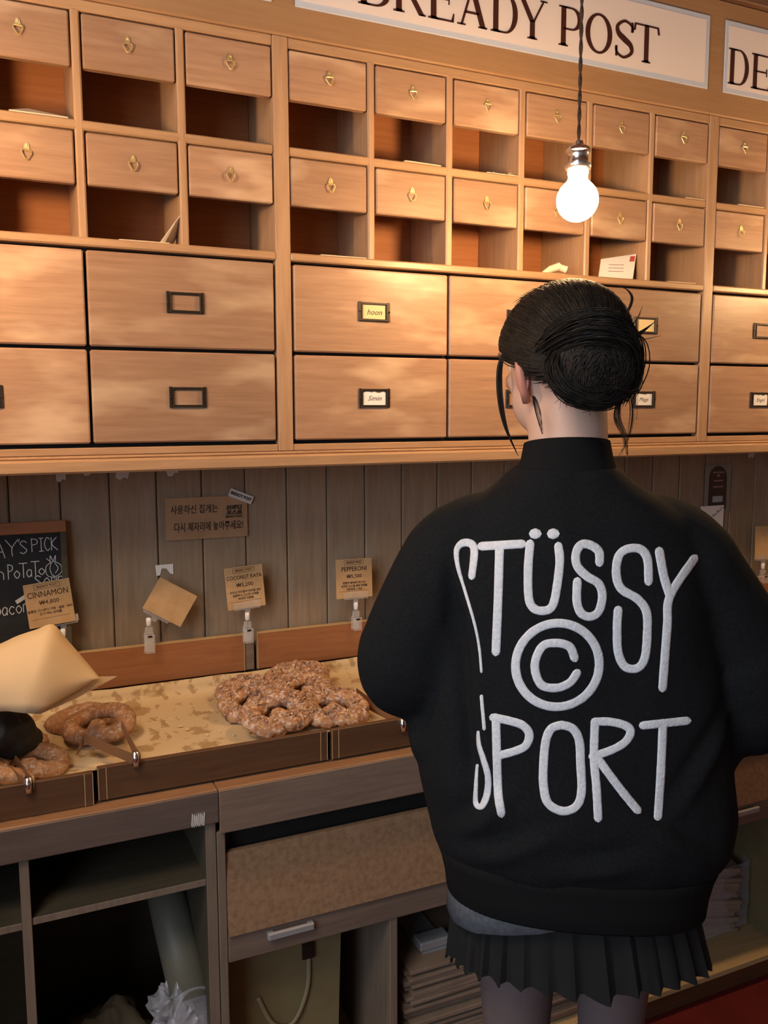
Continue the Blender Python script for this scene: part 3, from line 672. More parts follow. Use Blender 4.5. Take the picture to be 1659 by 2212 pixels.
for i, (px, py, pz, rx, ry, rz, lab) in enumerate([
    (-.270, .085, .020, .30, .02, .25, 'pecan pretzel at the back left of the pile'),
    (-.160, .090, .036, .32, .04, -.35, 'pecan pretzel at the back right of the pile, highest one'),
    (-.285, -.005, .030, .34, -.05, .1, 'pecan pretzel in the middle of the left row'),
    (-.165, -.010, .040, .36, .04, .45, 'pecan pretzel in the middle of the right row'),
    (-.265, -.112, .038, .40, -.06, .12, 'pecan pretzel at the front left of the pile, cream underside showing'),
    (-.150, -.105, .030, .30, .08, -.3, 'pecan pretzel at the front right of the pile, by the brown clip')]):
    pretzel(.130, .0215, i * 2.3 + 1, .0060, M['bread'], M['nut'], (px, py - .034, zz + pz), (rx, ry, rz), lab, 'pretzel', PG, 420)
DG = 'sugared pretzels beside the gloved hand'
for i, (px, py, pz, rx, ry, rz, lab) in enumerate([
    (-.615, .075, .022, .05, .0, .3, 'sugared brown pretzel behind the others, farthest from the gloved hand'),
    (-.600, -.015, .034, .32, -.05, -.35, 'sugared brown pretzel with two open holes, right of the gloved hand'),
    (-.735, -.02, .022, .1, .0, .9, 'sugared brown pretzel under the gloved hand'),
    (-.722, -.125, .022, .15, .05, .2, 'sugared brown pretzel at the front below the gloved hand')]):
    pretzel(.130, .0185, i * 1.7 + 20, .0020, M['donut'], M['nut'], (px, py - .03, zz + pz), (rx, ry, rz), lab, 'pretzel', DG, 0)
g = MB(); rnd = random.Random(4)
for (cx, cy) in ((-.372, -.09), (-.352, -.121), (-.429, -.056), (-.438, -.032), (-.46, .0), (-.40, -.10), (-.45, .02), (-.36, .03), (-.37, .05)):
    a = rnd.uniform(0, PI); s = rnd.uniform(.002, .0042)
    g.ball((cx, cy, .8515), (s * 1.5, s, .0012), 8, 5, Matrix.Rotation(a, 3, 'Z'))
tag(g.build('crumbs', M['crumb']), 'pale crumbs scattered on the greasy parchment', 'crumbs', kind='stuff')

# brown strip clips with chrome springs on tray fronts
CG = 'brown strip clips on the tray fronts'
def tray_clip(px, py, pz, tri, label):
    r = empty('tray_clip', (px, py, pz))
    MB().tube([(0, 0, -.013), (0, 0, .013)], .0062, 14).build('spring', M['chrome'], r, True)
    MB().tube([(.0085, .004, -.012), (.0085, .004, .013)], .0013, 8).build('pin', M['edge'], r, True)
    sheet('strip', M['brown_acrylic'], [(-.002, .003, -.011), (-.002, .003, .008), (tri[0], tri[1], tri[2] + .008), (tri[0], tri[1], tri[2] - .010)], .0016, r)
    sheet('strip', M['brown_acrylic'], [(.004, .004, -.008), (.006, .005, .011), (tri[3], tri[4], tri[5] + .004), (tri[3], tri[4] - .004, tri[5] - .012)], .0014, r)
    sheet('leg', M['brown_acrylic'], [(tri[0], tri[1], tri[2] - .010), (tri[0], tri[1], tri[2] + .008), (tri[0] - .012, tri[1] - .012, tri[2] - .026), (tri[0] - .016, tri[1] - .014, tri[2] - .026)], .0014, r)
    tag(r, label, 'clip', CG); return r
tray_clip(-.552, -.2155, .873, (-.078, .09, .020, -.008, .11, .030), 'brown strip clip with chrome spring in front of the sugared pretzels')
tray_clip(-.728, -.2205, .860, (-.040, .08, .016, -.02, .10, .02), 'brown strip clip with chrome spring at the far left tray front')
tray_clip(-.030, -.2155, .853, (-.040, .145, .030, -.028, .12, .012), 'brown strip clip with chrome spring between pretzel pile and black elbow')

# ---------------------------------------------------------------- price cards on clear clips
def price_card(cx, cz, w_, h_, tilt, y, title, price, label, lines, tsize=.017, sx=1.0):
    r = empty('price_card', (cx, y, cz)); r.rotation_euler = (math.radians(-4), tilt, 0)
    MB().box(-w_ / 2, w_ / 2, -.0008, .0008, -h_ / 2, h_ / 2).build('card', M['kraft'], r)
    if title:
        hz = h_ / 2 - .0085; fr = MB()
        for (a, b, c, d) in ((-.025, .025, hz + .0048, hz + .0054), (-.025, .025, hz - .0054, hz - .0048), (-.025, -.0244, hz - .005, hz + .005), (.0244, .025, hz - .005, hz + .005)): fr.box(a, b, -.0011, -.0008, c, d)
        fr.build('title_box', M['letter'], r)
        text('shop_line', 'BREADY POST', .0068, M['letter'], r, (0, -.0011, hz), sx=.92)
        text('title', title, tsize, M['letter'], r, (0, -.0011, h_ / 2 - .0245), sx=sx)
        text('price', price, .0125, M['letter'], r, (0, -.0011, h_ / 2 - .042))
        for k, ln in enumerate(lines): text('small_print', ln, .0062, M['letter'], r, (0, -.0011, h_ / 2 - .0575 - .0078 * k))
        ru = MB().box(-w_ / 2 + .008, w_ / 2 - .008, -.0011, -.0008, -h_ / 2 + .0165, -h_ / 2 + .0170); ru.build('rule', M['letter'], r)
    tag(r, label, 'price card', 'kraft price cards'); return r
def card_clip(x, y, zbase, zj, tilt, label, open_=.012):
    r = empty('card_clip', (x, y, zbase)); h = zj - zbase
    j = MB().box(-.032, .032, -.006, -.0030, -.003, .011, .001).box(-.032, .032, .003, .006, -.003, .011, .001).box(-.030, .030, -.006, .006, -.007, -.003, .001).box(-.006, .006, -.004, .004, -.016, -.007, .001)
    q = j.build('jaw', M['clear'], r); q.location = (.018 * (tilt > .5), 0, h - .010 * (tilt > .5)); q.rotation_euler = (0, tilt, 0)
    MB().lathe([(.003, h - .034), (.005, h - .032), (.0055, h - .022), (.005, h - .016), (.003, h - .015)], seg=14).build('joint', M['white_plastic'], r, True)
    c = MB(); zc = h - .034
    for s in (-1, 1):
        c.add([(s * .003, s * .002, zc), (s * .008, s * .003, zc - .012), (s * .0075, s * .010, 0.006), (s * .0125, s * .014, -.012), (s * .0145, s * .014, -.012), (s * .0105, s * .010, .006), (s * .011, s * .003, zc - .011), (s * .006, s * .002, zc)],
              [(0, 1, 6, 7), (1, 2, 5, 6), (2, 3, 4, 5)])
    c.box(-.008, .008, -.0045, .0045, zc - .016, zc - .002, .001); c.box(-.0105, .0105, -.0135, -.012, -.014, zc - .016, .0005); c.box(-.0105, .0105, .0040, .0055, -.014, zc - .016, .0005)
    o = c.build('clamp', M['clear'], r); MB().box(-.0045, .0045, -.0150, -.0136, zc - .022, zc - .018).build('clamp_slot', M['bronze'], r)
    tag(r, label, 'clip', 'clear card clips on the back board'); return r
yc = .158
price_card(-.664, 1.087, .090, .0915, -.10, yc - .004, 'CINNAMON', '\u20a94,800', 'kraft price card reading CINNAMON in front of the chalkboard', ['\ub2ec\ucf64\ud55c \uc2dc\ub098\ubaac\uc774 \uac00\ub4dd \u00b7 \uc124\ud0d5 \u00b7 \ubc84\ud130', '\uc778\uae30 \uba54\ub274 \ud504\ub808\uc990'], .0175, .83)
price_card(-.249, 1.084, .088, .096, -.06, yc, 'COCONUT KAYA', '\u20a95,200', 'kraft price card reading COCONUT KAYA, between blank card and next', ['\ucf54\ucf54\ub11b \uce74\uc57c\uc7bc\uacfc \ubc84\ud130\ub97c \ub123\uc740', '\ub2ec\ucf64\ud558\uace0 \uace0\uc18c\ud55c \ud504\ub808\uc990', '\ubc14\uc0ad\ud55c \ud06c\ub7fc\ube14'], .0130, .78)
price_card(.019, 1.082, .093, .094, .01, yc, 'PEPPERONI', '\u20a95,500', 'kraft price card reading PEPPERONI beside the black sleeve', ['\uc9ed\uc9e4\ud55c \ud398\ud37c\ub85c\ub2c8\uc640 \uce58\uc988', '\ud1a0\ub9c8\ud1a0 \uc18c\uc2a4\ub97c \uc62c\ub9b0 \ud504\ub808\uc990', '\ub530\ub73b\ud558\uac8c \ub4dc\uc138\uc694'], .0160, .82)
price_card(-.418, 1.066, .094, .076, .56, yc - .004, '', '', 'blank kraft card tilted over on a clear clip', [])
price_card(1.376, 1.08, .090, .100, .03, yc, '', '', 'kraft price card cut off by the right edge', [])
card_clip(-.640, yc, .970, 1.045, -.10, 'clear clip holding the CINNAMON card')
card_clip(-.245, yc, .970, 1.040, -.06, 'clear clip holding the COCONUT KAYA card')
card_clip(.023, yc, .970, 1.038, .01, 'clear clip holding the PEPPERONI card')
card_clip(-.465, yc, .972, 1.050, .56, 'clear clip holding the blank tilted card')
card_clip(1.368, yc, .970, 1.032, .03, 'clear clip at the right edge beside the black sleeve')

# ---------------------------------------------------------------- chalkboard, notes, tapes, tag
cb = empty('chalkboard', (-.789, .150, .9705)); cb.rotation_euler = (math.radians(-6), 0, 0)
MB().box(-.24, .152, .004, .010, .055, .270).build('slate', M['slate'], cb)
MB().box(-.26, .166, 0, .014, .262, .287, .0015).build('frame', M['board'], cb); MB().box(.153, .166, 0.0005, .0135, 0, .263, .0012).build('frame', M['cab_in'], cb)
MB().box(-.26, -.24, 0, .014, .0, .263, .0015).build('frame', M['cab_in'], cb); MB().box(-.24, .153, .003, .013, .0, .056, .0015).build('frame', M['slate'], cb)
def chalk(parent, y, lines, w_):
    g = MB()
    for l in lines: stroke(g, l, w_, y - .0005, y)
    o = g.build('chalk_writing', M['chalk'], parent); o['kind'] = 'stuff'; return o
def G(ch, x, z, h, wd):
    """hand-drawn letters: unit strokes scaled to wd x h"""
    D = {'A': [[(0, 0), (.5, 1), (1, 0)], [(.2, .38), (.8, .38)]], 'Y': [[(0, 1), (.5, .5)], [(1, 1), (.5, .5), (.5, 0)]], "'": [[(.6, 1), (.3, .75)]],
         'S': [[(.95, .85), (.5, 1), (.1, .8), (.5, .52), (.9, .25), (.5, 0), (.05, .12)]], 'P': [[(.1, 0), (.1, 1)], [(.1, .97), (.8, .88), (.8, .6), (.1, .5)]],
         'I': [[(.5, 0), (.5, 1)], [(.1, 1), (.9, 1)], [(.1, 0), (.9, 0)]], 'C': [[(.95, .85), (.5, 1), (.08, .5), (.5, 0), (.95, .18)]], 'K': [[(.1, 0), (.1, 1)], [(.85, 1), (.15, .5), (.95, 0)]],
         'n': [[(.1, 0), (.1, .6)], [(.1, .5), (.5, .64), (.85, .45), (.85, 0)]], 'o': [[(.5, .6), (.1, .32), (.5, 0), (.9, .3), (.5, .6)]], 'T': [[(0, 1), (1, 1)], [(.5, 1), (.5, 0)]],
         'a': [[(.85, .55), (.4, .62), (.1, .3), (.4, 0), (.8, .2)], [(.85, .6), (.85, 0)]], 'u': [[(.1, .6), (.15, .1), (.5, 0), (.85, .15)], [(.87, .6), (.87, 0)]], 'p': [[(.1, -.3), (.1, .6)], [(.1, .5), (.6, .62), (.88, .3), (.5, .02), (.1, .12)]],
         'c': [[(.9, .5), (.5, .62), (.1, .3), (.5, 0), (.9, .12)]], 'B': [[(.1, 0), (.1, 1)], [(.1, 1), (.7, .9), (.65, .58), (.1, .52), (.85, .42), (.8, .08), (.1, 0)]], '+': [[(.1, .5), (.9, .5)], [(.5, .1), (.5, .9)]],
         'D': [[(.1, 0), (.1, 1)], [(.1, 1), (.8, .8), (.85, .3), (.1, 0)]], 'O': [[(.5, 1), (.08, .55), (.5, 0), (.92, .5), (.5, 1)]], 'i': [[(.5, 0), (.5, .6)], [(.5, .8), (.5, .86)]]}
    return [[(x + a * wd, z + b * h) for a, b in s] for s in D[ch]]
ln = []
for ch, x_, wd, z_, h_ in (('T', -.17, .03, .212, .03), ('O', -.13, .03, .212, .03), ('D', -.093, .03, .211, .03), ('A', .030, .024, .207, .034), ('Y', .056, .024, .210, .034), ("'", .078, .008, .222, .022), ('S', .082, .015, .214, .026),
                           ('P', .104, .014, .216, .028), ('I', .118, .011, .2165, .027), ('C', .129, .012, .217, .027), ('K', .142, .014, .217, .027)): ln += G(ch, x_ - .008, z_ + .008, h_, wd)
for ch, x_, wd, z_, h_ in (('n', .030, .013, .171, .026), ('P', .049, .011, .171, .031), ('o', .060, .013, .172, .026), ('T', .071, .016, .172, .030), ('a', .084, .012, .173, .024), ('T', .094, .016, .174, .030), ('o', .107, .014, .176, .022)): ln += G(ch, x_, z_, h_, wd)
for ch, x_, wd, z_, h_ in (('S', .099, .013, .153, .021), ('o', .116, .014, .152, .028), ('u', .131, .012, .153, .026), ('p', .144, .012, .154, .026)): ln += G(ch, x_, z_, h_, wd)
for ch, x_, wd, z_, h_ in (('B', .019, .014, .098, .032), ('a', .034, .012, .098, .026), ('c', .047, .012, .099, .026), ('o', .060, .013, .100, .027), ('n', .074, .012, .101, .028)): ln += G(ch, x_, z_, h_, wd)
chalk(cb, .004, ln, .0016)
ox, oz = .137, .186
on = [[(ox, oz + .016), (ox - .014, oz + .006), (ox - .013, oz - .012), (ox, oz - .017), (ox + .015, oz - .008), (ox + .014, oz + .008), (ox, oz + .016)], [(ox - .003, oz + .015), (ox - .007, oz), (ox - .002, oz - .015)], [(ox + .003, oz + .012), (ox + .009, oz + .001), (ox + .003, oz - .009)],
      [(ox - .006, oz + .014), (ox - .005, oz + .028), (ox, oz + .017), (ox + .005, oz + .028), (ox + .004, oz + .014)], [(ox - .006, oz + .016), (ox - .013, oz + .023)], [(ox, oz - .012), (ox + .001, oz - .022)]]
chalk(cb, .004, on, .0013).name = 'onion_drawing'
tp = MB().prism([(.060, .126), (.083, .140), (.087, .133), (.064, .119)], .0028, .0036).build('tape_patch', M['tape'], cb)
tag(cb, 'framed black chalkboard with white chalk writing at left edge', 'chalkboard')
nt = empty('kraft_note', (-.323, .1955, 1.243)); nt.rotation_euler = (0, .003, 0)
MB().box(-.0925, .093, -.0008, .0012, -.0475, .047).build('card', M['kraft_note'], nt)
text('handwriting', '\uc0ac\uc6a9\ud558\uc2e0 \uc9d1\uac8c\ub294', .0215, M['ink'], nt, (-.028, -.0011, .019), sx=.74, shear=.05, bold=.0002); text('handwriting', '\ub2e4\uc2dc \uc81c\uc790\ub9ac\uc5d0 \ub193\uc544\uc8fc\uc138\uc694!', .0225, M['ink'], nt, (.004, -.0011, -.021), sx=.64, shear=.05, bold=.0002)
text('stamped_words', '\ube0c\ub808\ub514\n\ud3ec\uc2a4\ud2b8', .0115, M['ink'], nt, (.062, -.0011, .014), sx=1.15, shear=.15, bold=.0006); text('stamped_words', 'BREADY POST', .0062, M['ink'], nt, (.062, -.0011, -.0005), bold=.0003)
tag(nt, 'kraft note with handwritten Korean words on the plank wall', 'note')
tpm = empty('printed_tape', (-.244, .194, 1.288)); tpm.rotation_euler = (0, .40, 0)
MB().box(-.0285, .0285, -.0006, .0004, -.0095, .0095).build('strip', M['tape'], tpm); text('printed_words', 'BREADY POST', .0095, M['ink'], tpm, (0, -.0008, 0), sx=.85, bold=.0004)
tag(tpm, 'white printed tape strip at the upper right corner of the kraft note', 'tape')
for (x_, z_, a, b, rot, lab) in ((-.627, 1.349, .010, .016, .05, 'torn white tape scrap under the ledge, leftmost one'), (-.572, 1.356, .012, .010, -.25, 'small tape scrap under the ledge, second from left'), (-.502, 1.350, .014, .017, .2, 'torn white tape scrap under the ledge, third from left'), (-.397, 1.352, .013, .013, -.25, 'torn tape scrap under the ledge above the kraft note'), (1.345, 1.352, .012, .02, .5, 'tape scrap under the ledge at the right edge')):
    rr = random.Random(int(x_ * -999)); g = MB().prism([(-a, b), (a, b), (a * .9, -b * .7), (a * .3, -b * .55), (-a * .2, -b), (-a * .95, -b * .8)], -.0005, .0004)
    o = g.build('tape_scrap', M['tape']); o.location = (x_, .199 if z_ < 1.3 else .1985, z_); o.rotation_euler = (0, rot, 0); tag(o, lab, 'tape', 'tape scraps on the plank wall')
g = MB().prism([(-.020, .012), (.019, .0125), (.019, -.011), (.012, -.009), (.004, .003), (-.006, .004), (-.010, -.011), (-.018, -.012)], -.0006, .0004); o = g.build('tape_scrap', M['paper']); o.location = (-.420, .199, 1.130)
tag(o, 'torn white tape scrap on the planks above the blank card', 'tape', 'tape scraps on the plank wall')
tg = empty('maroon_tag', (1.208, .196, 1.25)); MB().box(-.050, .052, 0, .001, -.072, .070).build('sleeve', M['sleeve_p'], tg)
pl = [(-.034, -.064)] + [(-.034, .03)] + [(.034 * math.cos(a), .03 + .036 * math.sin(a)) for a in [PI - k * PI / 10 for k in range(1, 10)]] + [(.034, .03), (.034, -.064)]
MB().prism(pl, -.002, -.0002).build('tag_body', M['maroon'], tg)
MB().box(-.020, .020, -.0026, -.002, -.042, -.024).build('label_patch', M['tag_blue'], tg)
pk = MB()
for zz_, w2 in ((.047, .022), (.022, .018), (.004, .020)): pk.box(-w2, w2, -.0026, -.002, zz_ - .0022, zz_ + .0022)
pk.box(-.005, .005, -.0026, -.002, .034, .041); pk.build('printed_lines', M['tag_pink'], tg)
tag(tg, 'maroon arched tag in a plastic sleeve on the right planks', 'tag')
wp = empty('white_notice', (1.188, .193, 1.145)); MB().box(-.045, .045, -.0005, .001, -.055, .053).build('sheet', M['paper'], wp)
gl = MB()
for k in range(6): stroke(gl, [(-.010 + .008 * k, .012 + .005 * k), (-.004 + .008 * k, .018 + .005 * k + .004 * (k % 2)), (.002 + .008 * k, .013 + .006 * k)], .0013, -.0010, -.0005)
gl.build('scribble', M['ink'], wp); tag(wp, 'white sketched notice under the maroon tag, beside the right shoulder', 'notice')

# ---------------------------------------------------------------- things in the lower shelves
r = empty('wrapped_roll', (-.470, -.06, .40))
A, B = Vector((-.010, .15, .165)), Vector((.012, -.12, -.045))
MB().tube([A, A.lerp(B, .5), B], [.041, .041, .040], 24).build('roll', M['roll'], r, True)
MB().tube([B + Vector((0, -.003, -.001)), B + Vector((0, -.0045, -.002))], [.018, .018], 16).build('core', M['black'], r)
fl = MB(); rg = []
for k in range(7):
    f = k / 6; c_ = B.lerp(B + Vector((-.035, -.035, -.085)), f); ring = []
    for j in range(28):
        a = 2 * PI * j / 28; rad = .0425 + .016 * f * math.sin(3 * a + 2 * f) + .010 * f * noise.noise(Vector((math.cos(a) * 3, math.sin(a) * 3, f * 4)))
        d = Vector((math.cos(a), -.35 * math.sin(a), math.sin(a))); ring.append(c_ + d * rad)
    rg.append(ring)
fl.loft(rg, caps=False); fl.build('film_end', M['clear_film'], r, True)
tag(r, 'film-wrapped paper roll leaning in the dark left shelf', 'roll')
def crumple(name, c, rx, ry, rz_, m, seed, label, cat, amp=.35, fr=18):
    g = MB(); g.ball((0, 0, 0), 1.0, 36, 22)
    g.v = [tuple(Vector((p[0] * rx, p[1] * ry, p[2] * rz_)) * (1 + amp * noise.fractal(Vector(p) * 2.2 + Vector((seed, 0, 0)), 1.0, 2.0, 4))) for p in g.v]
    o = g.build(name, m, None, fr < 0); o.location = c; tag(o, label, cat); return o
crumple('plastic_bag', (-.485, -.165, .325), .055, .05, .060, M['clear_film'], 3.3, 'crumpled clear plastic bag below the wrapped roll', 'bag', .5)
crumple('cloth_sack', (-.60, -.06, .185), .105, .085, .120, M['dark_cloth'], 8.1, 'dark sack slumped in the left shelf beside the roll', 'sack', .25, -1)
MB_ = MB().box(-.70, -.45, -.20, .12, .0755, .085).build('shelf_mat', M['dark_cloth']); tag(MB_, 'dark mat under the sack on the bottom left shelf', 'mat')
gb = empty('gift_bag', (-.268, -.03, .0755))
MB().add([(-.115, -.12, 0), (.115, -.12, 0), (.115, .06, 0), (-.115, .06, 0), (-.122, -.115, .34), (.128, -.115, .335), (.122, .05, .335), (-.118, .05, .34)], [(0, 1, 2, 3), (0, 1, 5, 4), (1, 2, 6, 5), (2, 3, 7, 6), (3, 0, 4, 7)]).build('bag_body', M['bag_y'], gb)
MB().tube(catmull([(.055, -.1185, .30), (.050, -.122, .22), (.018, -.124, .155), (-.025, -.124, .165), (-.055, -.121, .23)], 8), .0048, 8, .5).build('strap', M['bag_handle'], gb, True)
MB().box(.040, .066, -.124, -.1175, .285, .318, .001).build('strap_tab', M['bronze'], gb)
tag(gb, 'mustard carrier bag with a looped strap under the counter', 'bag')
rnd = random.Random(11); zt = .0755; k = 0
while zt < .305:
    th = rnd.uniform(.007, .0105)
    o = MB().box(-.22, .22, -.165, .15, 0, th - .0006, .001).build('flat_carton', M['carton']); o.location = (.205 + rnd.uniform(-.012, .012), -.04 + rnd.uniform(-.012, .010), zt); o.rotation_euler = (0, 0, rnd.uniform(-.02, .02))
    tag(o, 'flattened brown carton in the stack under the counter left of the legs', 'carton', 'flattened cartons stacked left of the legs'); zt += th; k += 1
o['label'] = 'topmost flattened brown carton of the stack left of the legs'
o = MB().box(.035, .11, -.17, -.13, zt + .006, zt + .026, .003).box(.04, .105, -.17, .1, zt, zt + .006).build('tape_box', M['steel']); tag(o, 'small grey metal bar lying on top of the carton stack', 'bar')
zt = .0755
for k in range(15):
    th = .0125
    o = MB().box(-.15, .15, -.10, .10, 0, th - .0005, .0015).build('paper_bundle', M['carton']); o.location = (.905 + rnd.uniform(-.008, .008), .01 + rnd.uniform(-.008, .008), zt); o.rotation_euler = (0, 0, -.35 + rnd.uniform(-.03, .03)); zt += th
    tag(o, 'brown paper bundle in the stack right of the legs', 'bundle', 'paper bundles stacked right of the legs')
o['label'] = 'topmost brown paper bundle of the stack right of the legs'
g = MB(); rg = []
for j in range(9):
    zf = .085 + .18 * j / 8; rg.append([(.905 + sx_ * (.175 + .008 * noise.noise(Vector((zf * 40, sx_, 0)))), .01 + sy_ * (.135 + .006 * noise.noise(Vector((zf * 30, sy_, 4)))), zf) for sx_, sy_ in ((-.95, -1), (0, -1.03), (.9, -.95), (1, -.6), (1.02, 0), (.95, 1), (0, 1.02), (-1, .9), (-1.02, 0))])
g.loft(rg, caps=False); o = g.build('film_wrap', M['clear_film'], None, False); tag(o, 'clear film wrapped around the bundles right of the legs', 'film')
o = MB().box(1.075, 1.10, -.20, .15, .0755, .45, .002).build('side_carton', M['bag_y']); tag(o, 'upright mustard board at the right end of the low shelf', 'board')
#PEOPLE
# ---------------------------------------------------------------- the woman in the black jacket
wo = empty('person', (0.008, -0.697, 0), -0.4243)
def sring(z, cx, cy, hw, hd, n=48, e=2.4, back=0.0, side=0.0, hd2=None):
    r = []
    for k in range(n):
        a = 2 * PI * k / n; c, s_ = math.cos(a), math.sin(a)
        X = math.copysign(abs(c) ** (2 / e), c); Y = math.copysign(abs(s_) ** (2 / e), s_)
        r.append((cx + hw * X, cy + (hd if Y < 0 or hd2 is None else hd2) * Y, z - back * Y + side * X))
    return r
def finger_hand(mb, wrist, fwd, up, side, s=1.0, curl=.8, thumb=1):
    """palm and five fingers; fwd = along the hand, up = back of the hand, side = towards the thumb"""
    f, u, d = Vector(fwd).normalized(), Vector(up).normalized(), Vector(side).normalized(); w_ = Vector(wrist)
    mb.tube([w_, w_ + f * .03 * s, w_ + f * .085 * s], [.024 * s, .030 * s, .030 * s], 10, .55)
    for q, (off, ln) in enumerate(((.027, .070), (.010, .080), (-.008, .075), (-.025, .060))):
        b = w_ + f * .075 * s + d * off * s; p1 = b + (f * math.cos(curl * .5) - u * math.sin(curl * .5)) * ln * .45 * s
        p2 = p1 + (f * math.cos(curl * 1.3) - u * math.sin(curl * 1.3)) * ln * .33 * s; p3 = p2 + (f * math.cos(curl * 1.9) - u * math.sin(curl * 1.9)) * ln * .28 * s
        mb.tube([b - f * .02 * s, b, p1, p2, p3], [.009 * s, .0092 * s, .0085 * s, .0078 * s, .006 * s], 8)
    b = w_ + f * .03 * s + d * .022 * s
    mb.tube([b - d * .008 * s, b + d * .018 * s + f * .018 * s - u * .008 * s, b + d * .026 * s + f * .045 * s - u * .022 * s, b + d * .022 * s + f * .066 * s - u * .034 * s], [.012 * s, .0115 * s, .0095 * s, .007 * s], 8)
def head_parts(mb, c, R, s=1.0):
    """skull, jaw, nose and ears; R turns the head, face towards local +y"""
    T = lambda p: Vector(c) + R @ (Vector(p) * s)
    mb.ball(T((0, -.012, .0)), (.074 * s, .092 * s, .090 * s), 24, 16, R); mb.ball(T((0, .020, -.055)), (.062 * s, .070 * s, .062 * s), 20, 14, R)
    mb.ball(T((0, .058, -.096)), (.026 * s, .022 * s, .018 * s), 12, 8, R)
    mb.tube([T((0, .078, .008)), T((0, .092, -.020)), T((0, .100, -.036))], [.007 * s, .009 * s, .011 * s], 8)
    for k in (-1, 1): mb.ball(T((k * .034, .066, -.022)), (.022 * s, .018 * s, .018 * s), 10, 8, R); mb.ball(T((k * .034, .074, .022)), (.022 * s, .010 * s, .008 * s), 10, 8, R)
HC = Vector((-.012, .030, 1.556)); HR = Matrix.Rotation(math.radians(21), 3, 'Z') @ Matrix.Rotation(math.radians(-9), 3, 'X')
b = MB(); head_parts(b, HC, HR)
b.tube([(0, .0, 1.36), (-.002, .004, 1.42), (-.004, .016, 1.50)], [.062, .057, .058], 20)
b.loft([sring(.78, .012, .01, .16, .10), sring(.90, .012, 0, .165, .105), sring(1.02, .01, .0, .125, .085), sring(1.2, .005, 0, .140, .09), sring(1.29, .002, 0, .125, .075), sring(1.36, 0, 0, .070, .055)])
for s_ in (-1, 1):
    sh = Vector((s_ * .128 + .004, 0, 1.262)); el = Vector((-.222, .03, 1.11)) if s_ < 0 else Vector((.285, .03, 1.065)); wr = Vector((-.085, .255, 1.075)) if s_ < 0 else Vector((.105, .275, 1.075))
    b.tube([sh, sh.lerp(el, .5), el, el.lerp(wr, .4), wr], [.048, .042, .036, .035, .024], 12)
    finger_hand(b, wr, (-.35 * s_, .85, -.05), (0, 0, 1), (-s_ * .9, .2, .1), .92, .75)
    hp = Vector((s_ * .078 + .012, .0, .80)); kn = Vector((s_ * .074 + .012, .012, .46)); an = Vector((s_ * .078 + .012, -.02, .085))
    b.tube([hp, hp.lerp(kn, .5), kn, kn.lerp(an, .35), an, an + Vector((0, .0, -.05))], [.070, .058, .044, .046, .030, .032], 14)
    b.tube([an + Vector((0, -.035, -.055)), an + Vector((0, .06, -.058)), an + Vector((0, .15, -.066))], [.030, .033, .022], 10, .7)
fuse(b, 'body', M['skin'], wo, .006, 5)
# ears, eyes, lips
for s_ in (-1, 1):
    T = lambda p: HC + HR @ Vector(p)
    g = MB(); g.tube([T((s_ * .066, -.010, -.066)), T((s_ * .074, -.018, -.050)), T((s_ * .084, -.028, -.026)), T((s_ * .082, -.022, -.006)), T((s_ * .074, -.008, -.008)), T((s_ * .070, -.002, -.026))], [.006, .0065, .0065, .006, .005, .004], 10)
    g.ball(T((s_ * .072, -.014, -.032)), (.006, .016, .024), 12, 8, HR)
    g.build('ear', M['ear'], wo, True)
    MB().ball(T((s_ * .031, .071, .0)), .0125, 12, 8).build('eye', M['eye'], wo, True)
MB().tube([HC + HR @ Vector((-.022, .086, -.062)), HC + HR @ Vector((0, .094, -.060)), HC + HR @ Vector((.022, .086, -.062))], [.003, .007, .003], 8).build('lips', M['lip'], wo, True)
# tights and shoes
for s_ in (-1, 1):
    hp = Vector((s_ * .078 + .012, .0, .80)); kn = Vector((s_ * .074 + .012, .012, .46)); an = Vector((s_ * .078 + .012, -.02, .085))
    rk = (.066, .060, .0475, .050, .034, .034) if s_ < 0 else (.064, .058, .0465, .049, .034, .034)
    P_ = catmull([hp, hp.lerp(kn, .5), kn, kn.lerp(an, .35), an, an + Vector((0, 0, -.02))], 6)
    rr = [rk[min(i // 6, 5)] + (rk[min(i // 6 + 1, 5)] - rk[min(i // 6, 5)]) * (i % 6) / 6 for i in range(len(P_))]
    MB().tube(P_, rr, 24).build('tights_leg', M['tights'], wo, True)
    g = MB(); g.tube([an + Vector((0, -.05, -.048)), an + Vector((0, -.03, -.046)), an + Vector((0, .06, -.053)), an + Vector((0, .13, -.062)), an + Vector((0, .175, -.066))], [.026, .040, .040, .036, .018], 14, .62)
    g.tube([an + Vector((0, -.008, -.06)), an + Vector((0, -.004, .02))], [.038, .040], 16)
    g.box(an.x - .036, an.x + .036, an.y - .06, an.y + .17, .0005, .014, .006)
    g.build('shoe', M['shoe'], wo, True)
# pleated skirt
n = 240; rg = []
for zf in (0, .25, .5, .75, .92, 1.0):
    ring = []
    for k in range(n):
        a = 2 * PI * k / n; c, s_ = math.cos(a), math.sin(a)
        X = math.copysign(abs(c) ** .9, c); Y = math.copysign(abs(s_) ** .9, s_)
        ph = (k / n * 34) % 1.0; pl = (ph if ph < .8 else (1 - ph) * 4) * (.003 + .010 * zf) * (1 + .35 * math.sin(k * .7))
        hw = .172 + .022 * zf + pl; hd = .118 + .010 * zf + pl
        z = .80 - (.162 + .006 * math.sin(a * 3)) * zf - .010 * (ph < .8) * zf * ph + .034 * max(0, -Y) * zf + .008 * noise.noise(Vector((k * .13, 0, 0))) * zf
        ring.append((.018 + .012 * zf + hw * X, .005 + hd * Y, z))
    rg.append(ring)
g = MB().loft(rg, caps=False); o = g.build('pleated_skirt', M['skirt'], wo, False)
